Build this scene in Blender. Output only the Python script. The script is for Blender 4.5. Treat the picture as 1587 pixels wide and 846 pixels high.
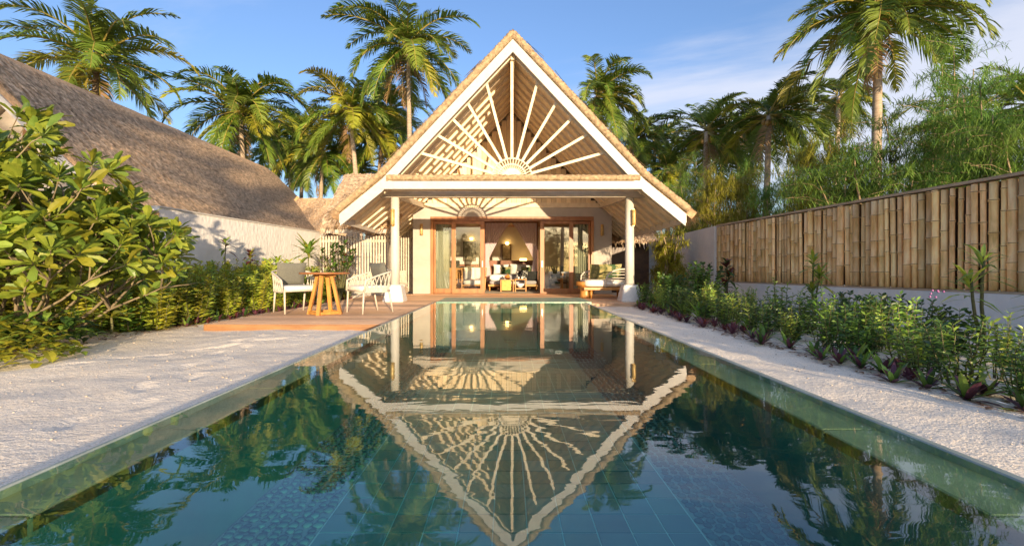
import bpy, math, random
from math import sin, cos, pi, radians as R, sqrt, tan, atan2
from mathutils import Vector, Matrix, Euler, noise as mnoise

for o in list(bpy.data.objects): bpy.data.objects.remove(o)
SC = bpy.context.scene
COL = SC.collection

# ------------------------------------------------------------------ camera
F = 705.0            # focal length in photo pixels (1587 wide)
CX, CY, H = 787.0, 420.0, 0.873
cd = bpy.data.cameras.new('camera'); cam = bpy.data.objects.new('camera', cd); COL.objects.link(cam)
cd.sensor_width = 36.0; cd.lens = 36.0 * F / 1587.0
cd.shift_x = (793.5 - CX) / 1587.0; cd.shift_y = -(423 - CY) / 1587.0
cd.clip_start = 0.05; cd.clip_end = 3000
cam.location = (0, 0, H); cam.rotation_euler = (R(90), 0, 0)
SC.camera = cam

# ------------------------------------------------------------------ light
ELEV, AZ = 6.3, 17.0
sund = bpy.data.lights.new('sun', 'SUN'); sun = bpy.data.objects.new('sun', sund); COL.objects.link(sun)
sund.energy = 2.35; sund.angle = R(0.5); sund.color = (1.0, 0.76, 0.48)
sdir = Vector((-sin(R(AZ)) * cos(R(ELEV)), cos(R(AZ)) * cos(R(ELEV)), -sin(R(ELEV))))
sun.rotation_euler = sdir.to_track_quat('-Z', 'Y').to_euler()
W = bpy.data.worlds.new('World'); SC.world = W; W.use_nodes = True
nt = W.node_tree; nt.nodes.clear()
def wn(t, **k):
    n = nt.nodes.new(t)
    for a, v in k.items(): setattr(n, a, v)
    return n
sky = wn('ShaderNodeTexSky', sky_type='NISHITA', sun_disc=False)
sky.sun_elevation = R(ELEV); sky.sun_rotation = R(180 - AZ); sky.altitude = 0
sky.air_density = 1.0; sky.dust_density = 2.6; sky.ozone_density = 1.3
bg = wn('ShaderNodeBackground'); out = wn('ShaderNodeOutputWorld')
tc = wn('ShaderNodeTexCoord'); sep = wn('ShaderNodeSeparateXYZ')
nt.links.new(tc.outputs['Generated'], sep.inputs[0])
zc = wn('ShaderNodeMath', operation='MAXIMUM'); zc.inputs[1].default_value = 0.0
nt.links.new(sep.outputs['Z'], zc.inputs[0])
za = wn('ShaderNodeMath', operation='ADD'); za.inputs[1].default_value = 0.22
nt.links.new(zc.outputs[0], za.inputs[0])
dx = wn('ShaderNodeMath', operation='DIVIDE'); dy = wn('ShaderNodeMath', operation='DIVIDE')
for d, ax in ((dx, 'X'), (dy, 'Y')):
    nt.links.new(sep.outputs[ax], d.inputs[0]); nt.links.new(za.outputs[0], d.inputs[1])
cmb = wn('ShaderNodeCombineXYZ'); nt.links.new(dx.outputs[0], cmb.inputs[0]); nt.links.new(dy.outputs[0], cmb.inputs[1])
mp = wn('ShaderNodeMapping'); mp.inputs['Scale'].default_value = (0.4, 0.95, 1); mp.inputs['Location'].default_value = (3.1, 0.55, 0)
mp.inputs['Rotation'].default_value = (0, 0, R(35))
nt.links.new(cmb.outputs[0], mp.inputs[0])
nz = wn('ShaderNodeTexNoise'); nz.inputs['Scale'].default_value = 1.15; nz.inputs['Detail'].default_value = 9; nz.inputs['Roughness'].default_value = 0.58
nz.inputs['Distortion'].default_value = 0.5
nt.links.new(mp.outputs[0], nz.inputs['Vector'])
bias = wn('ShaderNodeMath', operation='MULTIPLY_ADD'); bias.inputs[1].default_value = 0.11   # more cloud towards the right of the sky
nt.links.new(dx.outputs[0], bias.inputs[0]); nt.links.new(nz.outputs['Fac'], bias.inputs[2])
cr = wn('ShaderNodeValToRGB'); cr.color_ramp.elements[0].position = 0.48; cr.color_ramp.elements[1].position = 0.70
cr.color_ramp.elements[1].color = (0.85, 0.85, 0.85, 1); cr.color_ramp.interpolation = 'EASE'
nt.links.new(bias.outputs[0], cr.inputs[0])
tint = wn('ShaderNodeMix', data_type='RGBA', blend_type='MULTIPLY'); tint.inputs[0].default_value = 1.0
tint.inputs[7].default_value = (0.45, 0.535, 0.75, 1)
nt.links.new(sky.outputs[0], tint.inputs[6])
cmix = wn('ShaderNodeMix', data_type='RGBA')
nt.links.new(cr.outputs[0], cmix.inputs[0]); nt.links.new(tint.outputs[2], cmix.inputs[6])
cmix.inputs[7].default_value = (1.5, 1.55, 1.78, 1)
nt.links.new(cmix.outputs[2], bg.inputs['Color']); bg.inputs['Strength'].default_value = 0.15
nt.links.new(bg.outputs[0], out.inputs[0])
SC.view_settings.view_transform = 'Standard'; SC.view_settings.look = 'None'
SC.view_settings.exposure = 1.92; SC.view_settings.gamma = 1.0; SC.view_settings.use_curve_mapping = False
SC.render.engine = 'CYCLES'; SC.cycles.max_bounces = 10; SC.cycles.diffuse_bounces = 7; SC.cycles.transparent_max_bounces = 12

# ------------------------------------------------------------------ helpers
def PX(x, y, Y): return Vector(((x - CX) * Y / F, Y, H + (CY - y) * Y / F))
def GX(x, y, z=0.02):
    Y = (H - z) * F / (y - CY); return Vector(((x - CX) * Y / F, Y, z))
ORG = {}
class MB:
    def __init__(s): s.v = []; s.f = []; s.m = []; s.sm = []
    def add(s, vs, fs, mi=0, smooth=False):
        b = len(s.v); s.v += [tuple(p) for p in vs]
        for f in fs: s.f.append(tuple(b + i for i in f)); s.m.append(mi); s.sm.append(smooth)
        return s
    def box(s, x0, x1, y0, y1, z0, z1, mi=0, M=None):
        vs = [(x, y, z) for z in (z0, z1) for y in (y0, y1) for x in (x0, x1)]
        if M is not None: vs = [M @ Vector(p) for p in vs]
        return s.add(vs, [(0, 2, 3, 1), (4, 5, 7, 6), (0, 1, 5, 4), (2, 6, 7, 3), (0, 4, 6, 2), (1, 3, 7, 5)], mi)
    def bevbox(s, x0, x1, y0, y1, z0, z1, b=0.01, mi=0, M=None):
        # box with chamfered edges
        vs = []; 
        for zi, z in enumerate((z0, z0 + b, z1 - b, z1)):
            q = b if zi in (0, 3) else 0
            vs += [(x0 + q, y0 + b + q * .4, z), (x0 + b + q * .4, y0 + q, z), (x1 - b - q * .4, y0 + q, z), (x1 - q, y0 + b + q * .4, z),
                   (x1 - q, y1 - b - q * .4, z), (x1 - b - q * .4, y1 - q, z), (x0 + b + q * .4, y1 - q, z), (x0 + q, y1 - b - q * .4, z)]
        if M is not None: vs = [M @ Vector(p) for p in vs]
        fs = [tuple(range(7, -1, -1)), tuple(range(24, 32))]
        for l in range(3):
            for i in range(8): j = (i + 1) % 8; fs.append((l * 8 + i, l * 8 + j, l * 8 + 8 + j, l * 8 + 8 + i))
        return s.add(vs, fs, mi)
    def bar(s, p, q, w, h=None, mi=0, up=(0, 0, 1)):
        p = Vector(p); q = Vector(q); h = h or w; d = (q - p).normalized(); u = Vector(up)
        if abs(d.dot(u)) > .98: u = Vector((1, 0, 0))
        a = d.cross(u).normalized() * w / 2; b = a.cross(d).normalized() * h / 2
        vs = [p - a - b, p + a - b, p + a + b, p - a + b, q - a - b, q + a - b, q + a + b, q - a + b]
        return s.add(vs, [(3, 2, 1, 0), (4, 5, 6, 7), (0, 1, 5, 4), (1, 2, 6, 5), (2, 3, 7, 6), (3, 0, 4, 7)], mi)
    def tube(s, pts, rad, n=6, mi=0, cap=True):
        pts = [Vector(p) for p in pts]; k = len(pts)
        if not hasattr(rad, '__len__'): rad = [rad] * k
        b = len(s.v); ref = None
        for i in range(k):
            d = (pts[min(i + 1, k - 1)] - pts[max(i - 1, 0)]).normalized()
            if ref is None: ref = Vector((1, 0, 0)) if abs(d.x) < .8 else Vector((0, 1, 0))
            a = (ref - d * ref.dot(d)).normalized(); ref = a; c = d.cross(a)
            for j in range(n):
                t = 2 * pi * j / n; s.v.append(tuple(pts[i] + (a * cos(t) + c * sin(t)) * rad[i]))
        for i in range(k - 1):
            for j in range(n):
                j2 = (j + 1) % n
                s.f.append((b + i * n + j, b + i * n + j2, b + (i + 1) * n + j2, b + (i + 1) * n + j)); s.m.append(mi); s.sm.append(n > 4)
        if cap:
            s.f.append(tuple(b + j for j in range(n - 1, -1, -1))); s.m.append(mi); s.sm.append(False)
            s.f.append(tuple(b + (k - 1) * n + j for j in range(n))); s.m.append(mi); s.sm.append(False)
        return s
    def lathe(s, prof, c=(0, 0, 0), n=16, mi=0):
        b = len(s.v); k = len(prof)
        for r, z in prof:
            for j in range(n): t = 2 * pi * j / n; s.v.append((c[0] + r * cos(t), c[1] + r * sin(t), c[2] + z))
        for i in range(k - 1):
            for j in range(n):
                j2 = (j + 1) % n; s.f.append((b + i * n + j, b + i * n + j2, b + (i + 1) * n + j2, b + (i + 1) * n + j)); s.m.append(mi); s.sm.append(True)
        s.f.append(tuple(b + j for j in range(n - 1, -1, -1))); s.m.append(mi); s.sm.append(False)
        s.f.append(tuple(b + (k - 1) * n + j for j in range(n))); s.m.append(mi); s.sm.append(False)
        return s
    def prismY(s, poly, y0, y1, mi=0):   # polygon in XZ extruded along Y
        n = len(poly); vs = [(x, y0, z) for x, z in poly] + [(x, y1, z) for x, z in poly]
        fs = [tuple(range(n)), tuple(range(2 * n - 1, n - 1, -1))] + [(i, n + i, n + (i + 1) % n, (i + 1) % n) for i in range(n)]
        return s.add(vs, fs, mi)
    def ball(s, c, r, n=8, m=5, mi=0, e=1.0):
        rr = r if hasattr(r, '__len__') else (r, r, r); vs = [(c[0], c[1], c[2] - rr[2])]; fs = []
        def sg(v): return math.copysign(abs(v) ** e, v)
        for i in range(1, m):
            ph = -pi / 2 + pi * i / m
            for j in range(n): t = 2 * pi * j / n; vs.append((c[0] + rr[0] * sg(cos(ph)) * sg(cos(t)), c[1] + rr[1] * sg(cos(ph)) * sg(sin(t)), c[2] + rr[2] * sg(sin(ph))))
        vs.append((c[0], c[1], c[2] + rr[2])); L = len(vs) - 1
        for j in range(n):
            fs.append((0, 1 + (j + 1) % n, 1 + j)); fs.append((L, L - n + j, L - n + (j + 1) % n))
        for i in range(m - 2):
            for j in range(n):
                j2 = (j + 1) % n; fs.append((1 + i * n + j, 1 + i * n + j2, 1 + (i + 1) * n + j2, 1 + (i + 1) * n + j))
        return s.add(vs, fs, mi, True)
    def mesh(s, name, mats, off=None):
        me = bpy.data.meshes.new(name); v = s.v
        if off is not None and off.length > 0: v = [(p[0] - off[0], p[1] - off[1], p[2] - off[2]) for p in v]
        me.from_pydata(v, [], s.f)
        for m in (mats if isinstance(mats, (list, tuple)) else [mats]): me.materials.append(m)
        me.polygons.foreach_set('material_index', s.m); me.polygons.foreach_set('use_smooth', s.sm); me.update()
        return me
def link(name, me, parent=None):
    o = bpy.data.objects.new(name, me); COL.objects.link(o)
    if parent is not None: o.parent = parent; ORG[o] = ORG.get(parent, Vector())
    return o
def tag(o, label=None, cat=None, group=None, kind=None):
    for k, v in (('label', label), ('category', cat), ('group', group), ('kind', kind)):
        if v: o[k] = v
    return o
def thing(name, label, cat, loc=(0, 0, 0), group=None, world=True):
    """Empty at the thing's base; with world=True its parts are written in world coordinates."""
    o = link(name, None); o.location = loc; o.empty_display_size = .2
    ORG[o] = Vector(loc) if world else Vector()
    return tag(o, label, cat, group)
def part(name, mb, mats, parent, label=None, kind=None):
    o = link(name, mb.mesh(name, mats, ORG.get(parent)), parent); return tag(o, label, kind=kind)
def inst(name, me, parent, loc, rot=(0, 0, 0), sc=None):       # a piece sharing mesh data, loc in the parent's thing coordinates
    o = link(name, me, parent); o.location = Vector(loc) - ORG.get(parent, Vector()); o.rotation_euler = rot
    if sc is not None: o.scale = sc if hasattr(sc, '__len__') else (sc, sc, sc)
    return o
def solo(name, mb, mats, label=None, cat=None, group=None, kind=None, org=(0, 0, 0)):
    o = link(name, mb.mesh(name, mats, Vector(org))); o.location = org; return tag(o, label, cat, group, kind)
def copy_tree(o, parent=None):
    c = o.copy(); COL.objects.link(c)
    if parent is not None: c.parent = parent
    for ch in list(o.children): copy_tree(ch, c)
    return c

# ------------------------------------------------------------------ materials
MATS = {}
def mat(name, c1, c2=None, scale=6, stretch=(1, 1, 1), rough=.6, bump=0, bscale=None, detail=5, rand=0, metal=0, trans=0, lo=.35, hi=.65, c3=None, spec=.5, bdist=.02, hue=0):
    m = bpy.data.materials.new(name); m.use_nodes = True; t = m.node_tree; N = t.nodes; L = t.links; N.clear()
    out = N.new('ShaderNodeOutputMaterial'); bs = N.new('ShaderNodeBsdfPrincipled')
    bs.inputs['Roughness'].default_value = rough; bs.inputs['Metallic'].default_value = metal; bs.inputs['Specular IOR Level'].default_value = spec
    tc = N.new('ShaderNodeTexCoord'); mp = N.new('ShaderNodeMapping'); mp.inputs['Scale'].default_value = stretch
    L.new(tc.outputs['Object'], mp.inputs[0]); oi = N.new('ShaderNodeObjectInfo')
    sc = N.new('ShaderNodeVectorMath'); sc.operation = 'MULTIPLY_ADD'
    L.new(oi.outputs['Random'], sc.inputs[0]); sc.inputs[1].default_value = (17, 31, 11); L.new(mp.outputs[0], sc.inputs[2])
    nz = N.new('ShaderNodeTexNoise'); nz.inputs['Scale'].default_value = scale; nz.inputs['Detail'].default_value = detail; nz.inputs['Roughness'].default_value = .6
    L.new(sc.outputs[0], nz.inputs['Vector'])
    rp = N.new('ShaderNodeValToRGB'); e = rp.color_ramp.elements; e[0].position = lo; e[1].position = hi
    c2 = c2 or tuple(min(1, x * 1.15) for x in c1)
    e[0].color = (*c1, 1); e[1].color = (*c2, 1)
    if c3: q = e.new((lo + hi) / 2); q.color = (*c3, 1)
    L.new(nz.outputs['Fac'], rp.inputs[0]); col = rp.outputs[0]
    if rand or hue:
        hs = N.new('ShaderNodeHueSaturation')
        ma = N.new('ShaderNodeMapRange'); ma.inputs[3].default_value = 1 - rand; ma.inputs[4].default_value = 1 + rand
        L.new(oi.outputs['Random'], ma.inputs[0]); L.new(ma.outputs[0], hs.inputs['Value'])
        if hue:
            mh = N.new('ShaderNodeMapRange'); mh.inputs[3].default_value = .5 - hue; mh.inputs[4].default_value = .5 + hue
            wv = N.new('ShaderNodeMath'); wv.operation = 'FRACT'; w2 = N.new('ShaderNodeMath'); w2.operation = 'MULTIPLY'; w2.inputs[1].default_value = 7.31
            L.new(oi.outputs['Random'], w2.inputs[0]); L.new(w2.outputs[0], wv.inputs[0]); L.new(wv.outputs[0], mh.inputs[0]); L.new(mh.outputs[0], hs.inputs['Hue'])
        L.new(col, hs.inputs['Color']); col = hs.outputs[0]
    L.new(col, bs.inputs['Base Color'])
    if bump:
        bp = N.new('ShaderNodeBump'); bp.inputs['Strength'].default_value = bump; bp.inputs['Distance'].default_value = bdist
        if bscale:
            n2 = N.new('ShaderNodeTexNoise'); n2.inputs['Scale'].default_value = bscale; n2.inputs['Detail'].default_value = 4; L.new(sc.outputs[0], n2.inputs['Vector']); L.new(n2.outputs['Fac'], bp.inputs['Height'])
        else: L.new(nz.outputs['Fac'], bp.inputs['Height'])
        L.new(bp.outputs[0], bs.inputs['Normal'])
    if trans:
        tr = N.new('ShaderNodeBsdfTranslucent'); L.new(col, tr.inputs['Color']); mx = N.new('ShaderNodeMixShader'); mx.inputs[0].default_value = trans
        L.new(bs.outputs[0], mx.inputs[1]); L.new(tr.outputs[0], mx.inputs[2]); L.new(mx.outputs[0], out.inputs[0])
    else: L.new(bs.outputs[0], out.inputs[0])
    MATS[name] = m; return m

white_paint = mat('white_paint', (.47, .445, .41), (.54, .51, .475), 9, rough=.5, bump=.15)
cream_wood = mat('cream_wood', (.68, .56, .38), (.80, .69, .51), 5, (1, 1, 1), rough=.6, bump=.2)
ceiling_wood = mat('ceiling_wood', (.88, .73, .49), (.95, .83, .60), 3, (4, 1, 4), rough=.65, bump=.2, rand=.12)
gable_wood = mat('gable_wood', (.74, .58, .35), (.88, .73, .50), 2.5, (5, 1, .6), rough=.65, bump=.2, rand=.18)
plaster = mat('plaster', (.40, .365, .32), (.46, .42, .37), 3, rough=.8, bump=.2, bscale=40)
orange_wood = mat('orange_wood', (.26, .095, .03), (.40, .175, .06), 2.2, (3, 3, .5), rough=.42, bump=.1, rand=.1)
amber_wood = mat('amber_wood', (.42, .18, .035), (.58, .28, .07), 3, (3, 3, .7), rough=.42, bump=.1, rand=.12)
deck_wood = mat('deck_wood', (.52, .30, .165), (.74, .50, .32), 3, (.5, 6, 3), rough=.6, bump=.3, rand=.34)
fascia_wood = mat('fascia_wood', (.22, .10, .04), (.34, .175, .075), 2, (.7, 4, 4), rough=.5, bump=.2)
thatch = mat('thatch', (.30, .185, .10), (.72, .48, .27), 5, (2, 7, 2), rough=.9, bump=.8, lo=.3, hi=.72, c3=(.50, .33, .19), rand=.1)
straw = mat('straw', (.13, .09, .06), (.86, .64, .42), 9, rough=.9, lo=.3, hi=.7)
rope_thatch = mat('rope_thatch', (.20, .135, .075), (.50, .37, .215), 14, rough=.9, bump=.7, lo=.3, hi=.7)
col_paint = mat('column_paint', (.50, .48, .42), (.62, .59, .53), 4, (2, 2, .6), rough=.6, bump=.2)
beam_wood = mat('beam_wood', (.45, .39, .30), (.60, .53, .42), 4, (1, 3, 3), rough=.65, bump=.2)
bamboo = mat('bamboo', (.58, .36, .12), (.94, .70, .34), 5, (2, 2, .5), rough=.5, bump=.25, rand=.3, hue=.007, lo=.3, hi=.7, c3=(.84, .54, .24))
bamboo_node = mat('bamboo_node', (.10, .055, .025), (.26, .16, .08), 12, rough=.65, rand=.2)
cap_wood = mat('cap_wood', (.34, .24, .15), (.48, .36, .24), 4, (4, .5, 2), rough=.7, bump=.2)
trunk_m = mat('palm_trunk', (.27, .20, .14), (.44, .35, .26), 3, (1, 1, 5), rough=.85, bump=.6, rand=.1)
bark = mat('bark', (.22, .155, .09), (.36, .27, .17), 6, (1, 1, .4), rough=.85, bump=.6, rand=.1)
frond_g = mat('frond_green', (.085, .145, .016), (.18, .25, .028), 1.2, rough=.45, trans=.32, rand=.25, hue=.015)
frond_y = mat('frond_yellow', (.20, .225, .02), (.38, .35, .03), 1.2, rough=.5, trans=.32, rand=.22, hue=.02)
frond_b = mat('frond_dry', (.20, .115, .045), (.34, .21, .10), 1.5, rough=.7, trans=.2, rand=.2)
rachis_m = mat('rachis', (.20, .17, .04), (.34, .26, .06), 3, rough=.5)
coco_m = mat('coconut_husk', (.34, .17, .03), (.46, .27, .05), 4, rough=.5, rand=.3)
leaf_a = mat('leaf_bright', (.22, .31, .03), (.40, .47, .055), 9, rough=.48, trans=.30, rand=.3, hue=.02)
leaf_b = mat('leaf_mid', (.14, .255, .035), (.26, .39, .065), 3, rough=.4, trans=.30, rand=.28, hue=.02)
leaf_d = mat('leaf_dark', (.035, .085, .02), (.075, .15, .03), 3, rough=.35, trans=.22, rand=.2)
leaf_y = mat('leaf_yellow', (.30, .31, .025), (.46, .43, .045), 4, rough=.45, trans=.4, rand=.25)
leaf_r = mat('leaf_red', (.09, .025, .022), (.22, .05, .04), 4, rough=.4, trans=.25, rand=.25)
leaf_p = mat('leaf_purple', (.075, .028, .045), (.17, .06, .085), 4, rough=.45, trans=.2, rand=.25)
leaf_w = mat('needle_green', (.10, .20, .035), (.21, .33, .05), .8, rough=.5, trans=.35, rand=.2, hue=.015)
leaf_wy = mat('needle_yellow', (.19, .21, .02), (.36, .34, .04), .8, rough=.5, trans=.35, rand=.2)
stem_m = mat('stem', (.07, .075, .025), (.14, .13, .05), 5, rough=.7)
rope_w = mat('woven_rope', (.46, .41, .34), (.58, .53, .45), 30, rough=.8, bump=.4)
frame_w = mat('chair_frame', (.50, .45, .38), (.57, .52, .44), 6, rough=.45)
cush_g = mat('cushion_grey', (.115, .115, .095), (.155, .155, .13), 60, rough=.9, bump=.3)
cush_w = mat('cushion_white', (.72, .68, .62), (.78, .75, .69), 50, rough=.9, bump=.2)
linen_w = mat('linen_white', (.70, .68, .66), (.80, .78, .76), 6, rough=.85, bump=.2)
linen_g = mat('linen_grey', (.34, .32, .33), (.42, .40, .41), 8, rough=.85, bump=.2)
cush_leaf = mat('cushion_leaf_print', (.035, .085, .03), (.33, .30, .13), 6, (1, 1, 1), rough=.85, lo=.46, hi=.54)
cush_gold = mat('cushion_gold_print', (.10, .11, .035), (.32, .26, .10), 9, rough=.85, lo=.4, hi=.6)
cush_black = mat('cushion_black', (.012, .012, .012), (.03, .03, .028), 20, rough=.85)
brass = mat('brass', (.50, .30, .09), (.62, .40, .14), 8, rough=.35, metal=.55)
dark_wood = mat('dark_wood', (.045, .022, .012), (.09, .045, .022), 5, rough=.45)
black_m = mat('black_lacquer', (.01, .01, .01), (.02, .02, .02), 5, rough=.3)
room_wall = mat('room_wall', (.66, .60, .53), (.72, .66, .59), 3, rough=.85)
room_floor = mat('room_floor', (.36, .30, .22), (.46, .39, .30), 3, (1, 5, 1), rough=.5)
red_wood = mat('red_wood', (.20, .065, .03), (.30, .11, .05), 3, (4, 4, .6), rough=.5, rand=.1)
rug_m = mat('rug', (.36, .33, .26), (.50, .46, .38), 20, rough=.95, bump=.3)
drape_m = mat('drape', (.50, .52, .40), (.60, .61, .48), 3, (6, 1, .3), rough=.85, trans=.35)
soil_m = mat('bed_soil', (.26, .21, .16), (.45, .39, .32), 4, rough=.95, bump=.6)
litter_m = mat('leaf_litter', (.14, .055, .03), (.30, .16, .07), 3, rough=.9, rand=.3)
sconce_m = mat('sconce_bamboo', (.40, .26, .08), (.56, .40, .15), 12, rough=.45, metal=.2)
plinth_m = mat('plinth_white', (.60, .59, .58), (.68, .67, .65), 14, rough=.7, bump=.3)
steel = mat('steel', (.5, .5, .48), (.6, .6, .58), 5, rough=.3, metal=.9)
fruit_m = mat('orange_fruit', (.55, .16, .02), (.65, .24, .03), 6, rough=.5)
tile_m = mat('pool_tile', (.008, .105, .10), (.018, .155, .135), 2.2, rough=.35, bump=.1, rand=.22, hue=.02)
grout_m = mat('pool_grout', (.20, .46, .40), (.25, .52, .46), 6, rough=.7)
pebble_m = mat('pebble', (.018, .105, .11), (.032, .14, .135), 4, rough=.9, spec=.1, rand=.3)
mosaic_w = mat('pebble_bed', (.08, .22, .20), (.10, .26, .23), 10, rough=.8)
ledge_m = mat('pool_ledge', (.21, .195, .105), (.40, .36, .22), 5, rough=.6, bump=.3, lo=.25, hi=.75)
lip_m = mat('pool_lip', (.26, .31, .27), (.38, .43, .38), 6, rough=.35)

def scallop_plaster(name, c, s):
    m = mat(name, c, tuple(min(1, x * 1.08) for x in c), 2.2, rough=.85)
    N = m.node_tree.nodes; L = m.node_tree.links; bs = next(n for n in N if n.type == 'BSDF_PRINCIPLED'); mp = next(n for n in N if n.type == 'MAPPING')
    vo = N.new('ShaderNodeTexVoronoi'); vo.inputs['Scale'].default_value = s; vo.feature = 'SMOOTH_F1'; vo.inputs['Smoothness'].default_value = .4
    st = N.new('ShaderNodeMapping'); st.inputs['Scale'].default_value = (1, 1.35, .75); st.inputs['Rotation'].default_value = (R(20), 0, 0)
    tc = next(n for n in N if n.type == 'TEX_COORD'); L.new(tc.outputs['Object'], st.inputs[0]); L.new(st.outputs[0], vo.inputs['Vector'])
    bp = N.new('ShaderNodeBump'); bp.inputs['Strength'].default_value = .55; bp.inputs['Distance'].default_value = .016
    L.new(vo.outputs['Distance'], bp.inputs['Height']); L.new(bp.outputs[0], bs.inputs['Normal']); return m
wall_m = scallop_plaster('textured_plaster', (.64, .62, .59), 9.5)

def sand_mat():
    m = mat('sand', (.88, .76, .60), (.95, .85, .70), 3.5, rough=.95, bump=.32, bscale=26, lo=.25, hi=.7, bdist=.03)
    N = m.node_tree.nodes; L = m.node_tree.links; bs = next(n for n in N if n.type == 'BSDF_PRINCIPLED')
    src = bs.inputs['Base Color'].links[0].from_socket; tc = next(n for n in N if n.type == 'TEX_COORD')
    v = N.new('ShaderNodeTexNoise'); v.inputs['Scale'].default_value = 95; v.inputs['Detail'].default_value = 2; L.new(tc.outputs['Object'], v.inputs['Vector'])
    r = N.new('ShaderNodeValToRGB'); r.color_ramp.elements[0].position = .32; r.color_ramp.elements[1].position = .52; r.color_ramp.elements[0].color = (.72, .70, .67, 1); r.color_ramp.elements[1].color = (1, 1, 1, 1)
    L.new(v.outputs['Fac'], r.inputs[0]); mx = N.new('ShaderNodeMix'); mx.data_type = 'RGBA'; mx.blend_type = 'MULTIPLY'; mx.inputs[0].default_value = 1
    L.new(src, mx.inputs[6]); L.new(r.outputs[0], mx.inputs[7]); L.new(mx.outputs[2], bs.inputs['Base Color'])
    b1 = next(n for n in N if n.type == 'BUMP'); b2 = N.new('ShaderNodeBump'); b2.inputs['Strength'].default_value = .5; b2.inputs['Distance'].default_value = .008
    L.new(v.outputs['Fac'], b2.inputs['Height']); L.new(b1.outputs[0], b2.inputs['Normal']); L.new(b2.outputs[0], bs.inputs['Normal'])
    return m
sand_m = sand_mat()

def schlick(m, normal, f0, power=5.0):
    N = m.node_tree.nodes; L = m.node_tree.links; g = N.new('ShaderNodeNewGeometry'); d = N.new('ShaderNodeVectorMath'); d.operation = 'DOT_PRODUCT'
    L.new(g.outputs['Incoming'], d.inputs[0]); L.new(normal if normal else g.outputs['Normal'], d.inputs[1])
    def M_(op, a, b=None):
        n = N.new('ShaderNodeMath'); n.operation = op; n.use_clamp = op == 'SUBTRACT'
        for i, v in enumerate((a, b)):
            if v is None: continue
            if isinstance(v, float): n.inputs[i].default_value = v
            else: L.new(v, n.inputs[i])
        return n.outputs[0]
    c = M_('SUBTRACT', 1.0, M_('ABSOLUTE', d.outputs['Value'])); p = M_('POWER', c, power); q = M_('MULTIPLY', p, 1.0 - f0); return M_('ADD', q, f0)
def water_mat():
    m = bpy.data.materials.new('pool_water'); m.use_nodes = True; N = m.node_tree.nodes; L = m.node_tree.links; N.clear()
    out = N.new('ShaderNodeOutputMaterial'); tc = N.new('ShaderNodeTexCoord')
    hs = []
    for sc, st, w in ((3.6, (.6, 1.2, 1), .55), (13, (.45, 1.2, 1), .16)):
        mp = N.new('ShaderNodeMapping'); mp.inputs['Scale'].default_value = st; L.new(tc.outputs['Object'], mp.inputs[0])
        nz = N.new('ShaderNodeTexNoise'); nz.inputs['Scale'].default_value = sc; nz.inputs['Detail'].default_value = 1.5; nz.inputs['Roughness'].default_value = .45; nz.inputs['Distortion'].default_value = .4
        L.new(mp.outputs[0], nz.inputs['Vector']); mu = N.new('ShaderNodeMath'); mu.operation = 'MULTIPLY'; mu.inputs[1].default_value = w
        L.new(nz.outputs['Fac'], mu.inputs[0]); hs.append(mu)
    ad = N.new('ShaderNodeMath'); ad.operation = 'ADD'; L.new(hs[0].outputs[0], ad.inputs[0]); L.new(hs[1].outputs[0], ad.inputs[1])
    bp = N.new('ShaderNodeBump'); bp.inputs['Strength'].default_value = 1.0; bp.inputs['Distance'].default_value = .0016; L.new(ad.outputs[0], bp.inputs['Height'])
    fr = schlick(m, bp.outputs[0], .10)
    gl = N.new('ShaderNodeBsdfGlossy'); gl.inputs['Roughness'].default_value = .015; L.new(bp.outputs[0], gl.inputs['Normal']); gl.inputs['Color'].default_value = (1, 1, 1, 1)
    tr = N.new('ShaderNodeBsdfTransparent'); tr.inputs['Color'].default_value = (.74, .97, .90, 1)
    mx = N.new('ShaderNodeMixShader'); L.new(fr, mx.inputs[0]); L.new(tr.outputs[0], mx.inputs[1]); L.new(gl.outputs[0], mx.inputs[2]); L.new(mx.outputs[0], out.inputs[0])
    return m
water_m = water_mat()
def glass_mat(name, ior, tint):
    m = bpy.data.materials.new(name); m.use_nodes = True; N = m.node_tree.nodes; L = m.node_tree.links; N.clear()
    out = N.new('ShaderNodeOutputMaterial'); fr = schlick(m, None, ior)
    gl = N.new('ShaderNodeBsdfGlossy'); gl.inputs['Roughness'].default_value = 0.0; tr = N.new('ShaderNodeBsdfTransparent'); tr.inputs['Color'].default_value = (*tint, 1)
    mx = N.new('ShaderNodeMixShader'); L.new(fr, mx.inputs[0]); L.new(tr.outputs[0], mx.inputs[1]); L.new(gl.outputs[0], mx.inputs[2]); L.new(mx.outputs[0], out.inputs[0])
    return m
glass_m = glass_mat('door_glass', .085, (.93, .95, .93))
def net_mat():
    m = bpy.data.materials.new('sheer_net'); m.use_nodes = True; N = m.node_tree.nodes; L = m.node_tree.links; N.clear()
    out = N.new('ShaderNodeOutputMaterial'); tr = N.new('ShaderNodeBsdfTransparent'); di = N.new('ShaderNodeBsdfDiffuse'); di.inputs['Color'].default_value = (.86, .70, .74, 1)
    tl = N.new('ShaderNodeBsdfTranslucent'); tl.inputs['Color'].default_value = (.80, .66, .68, 1)
    ad = N.new('ShaderNodeMixShader'); ad.inputs[0].default_value = .35; L.new(di.outputs[0], ad.inputs[1]); L.new(tl.outputs[0], ad.inputs[2])
    mx = N.new('ShaderNodeMixShader'); mx.inputs[0].default_value = .86; L.new(tr.outputs[0], mx.inputs[1]); L.new(ad.outputs[0], mx.inputs[2]); L.new(mx.outputs[0], out.inputs[0])
    return m
net_m = net_mat()
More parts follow.
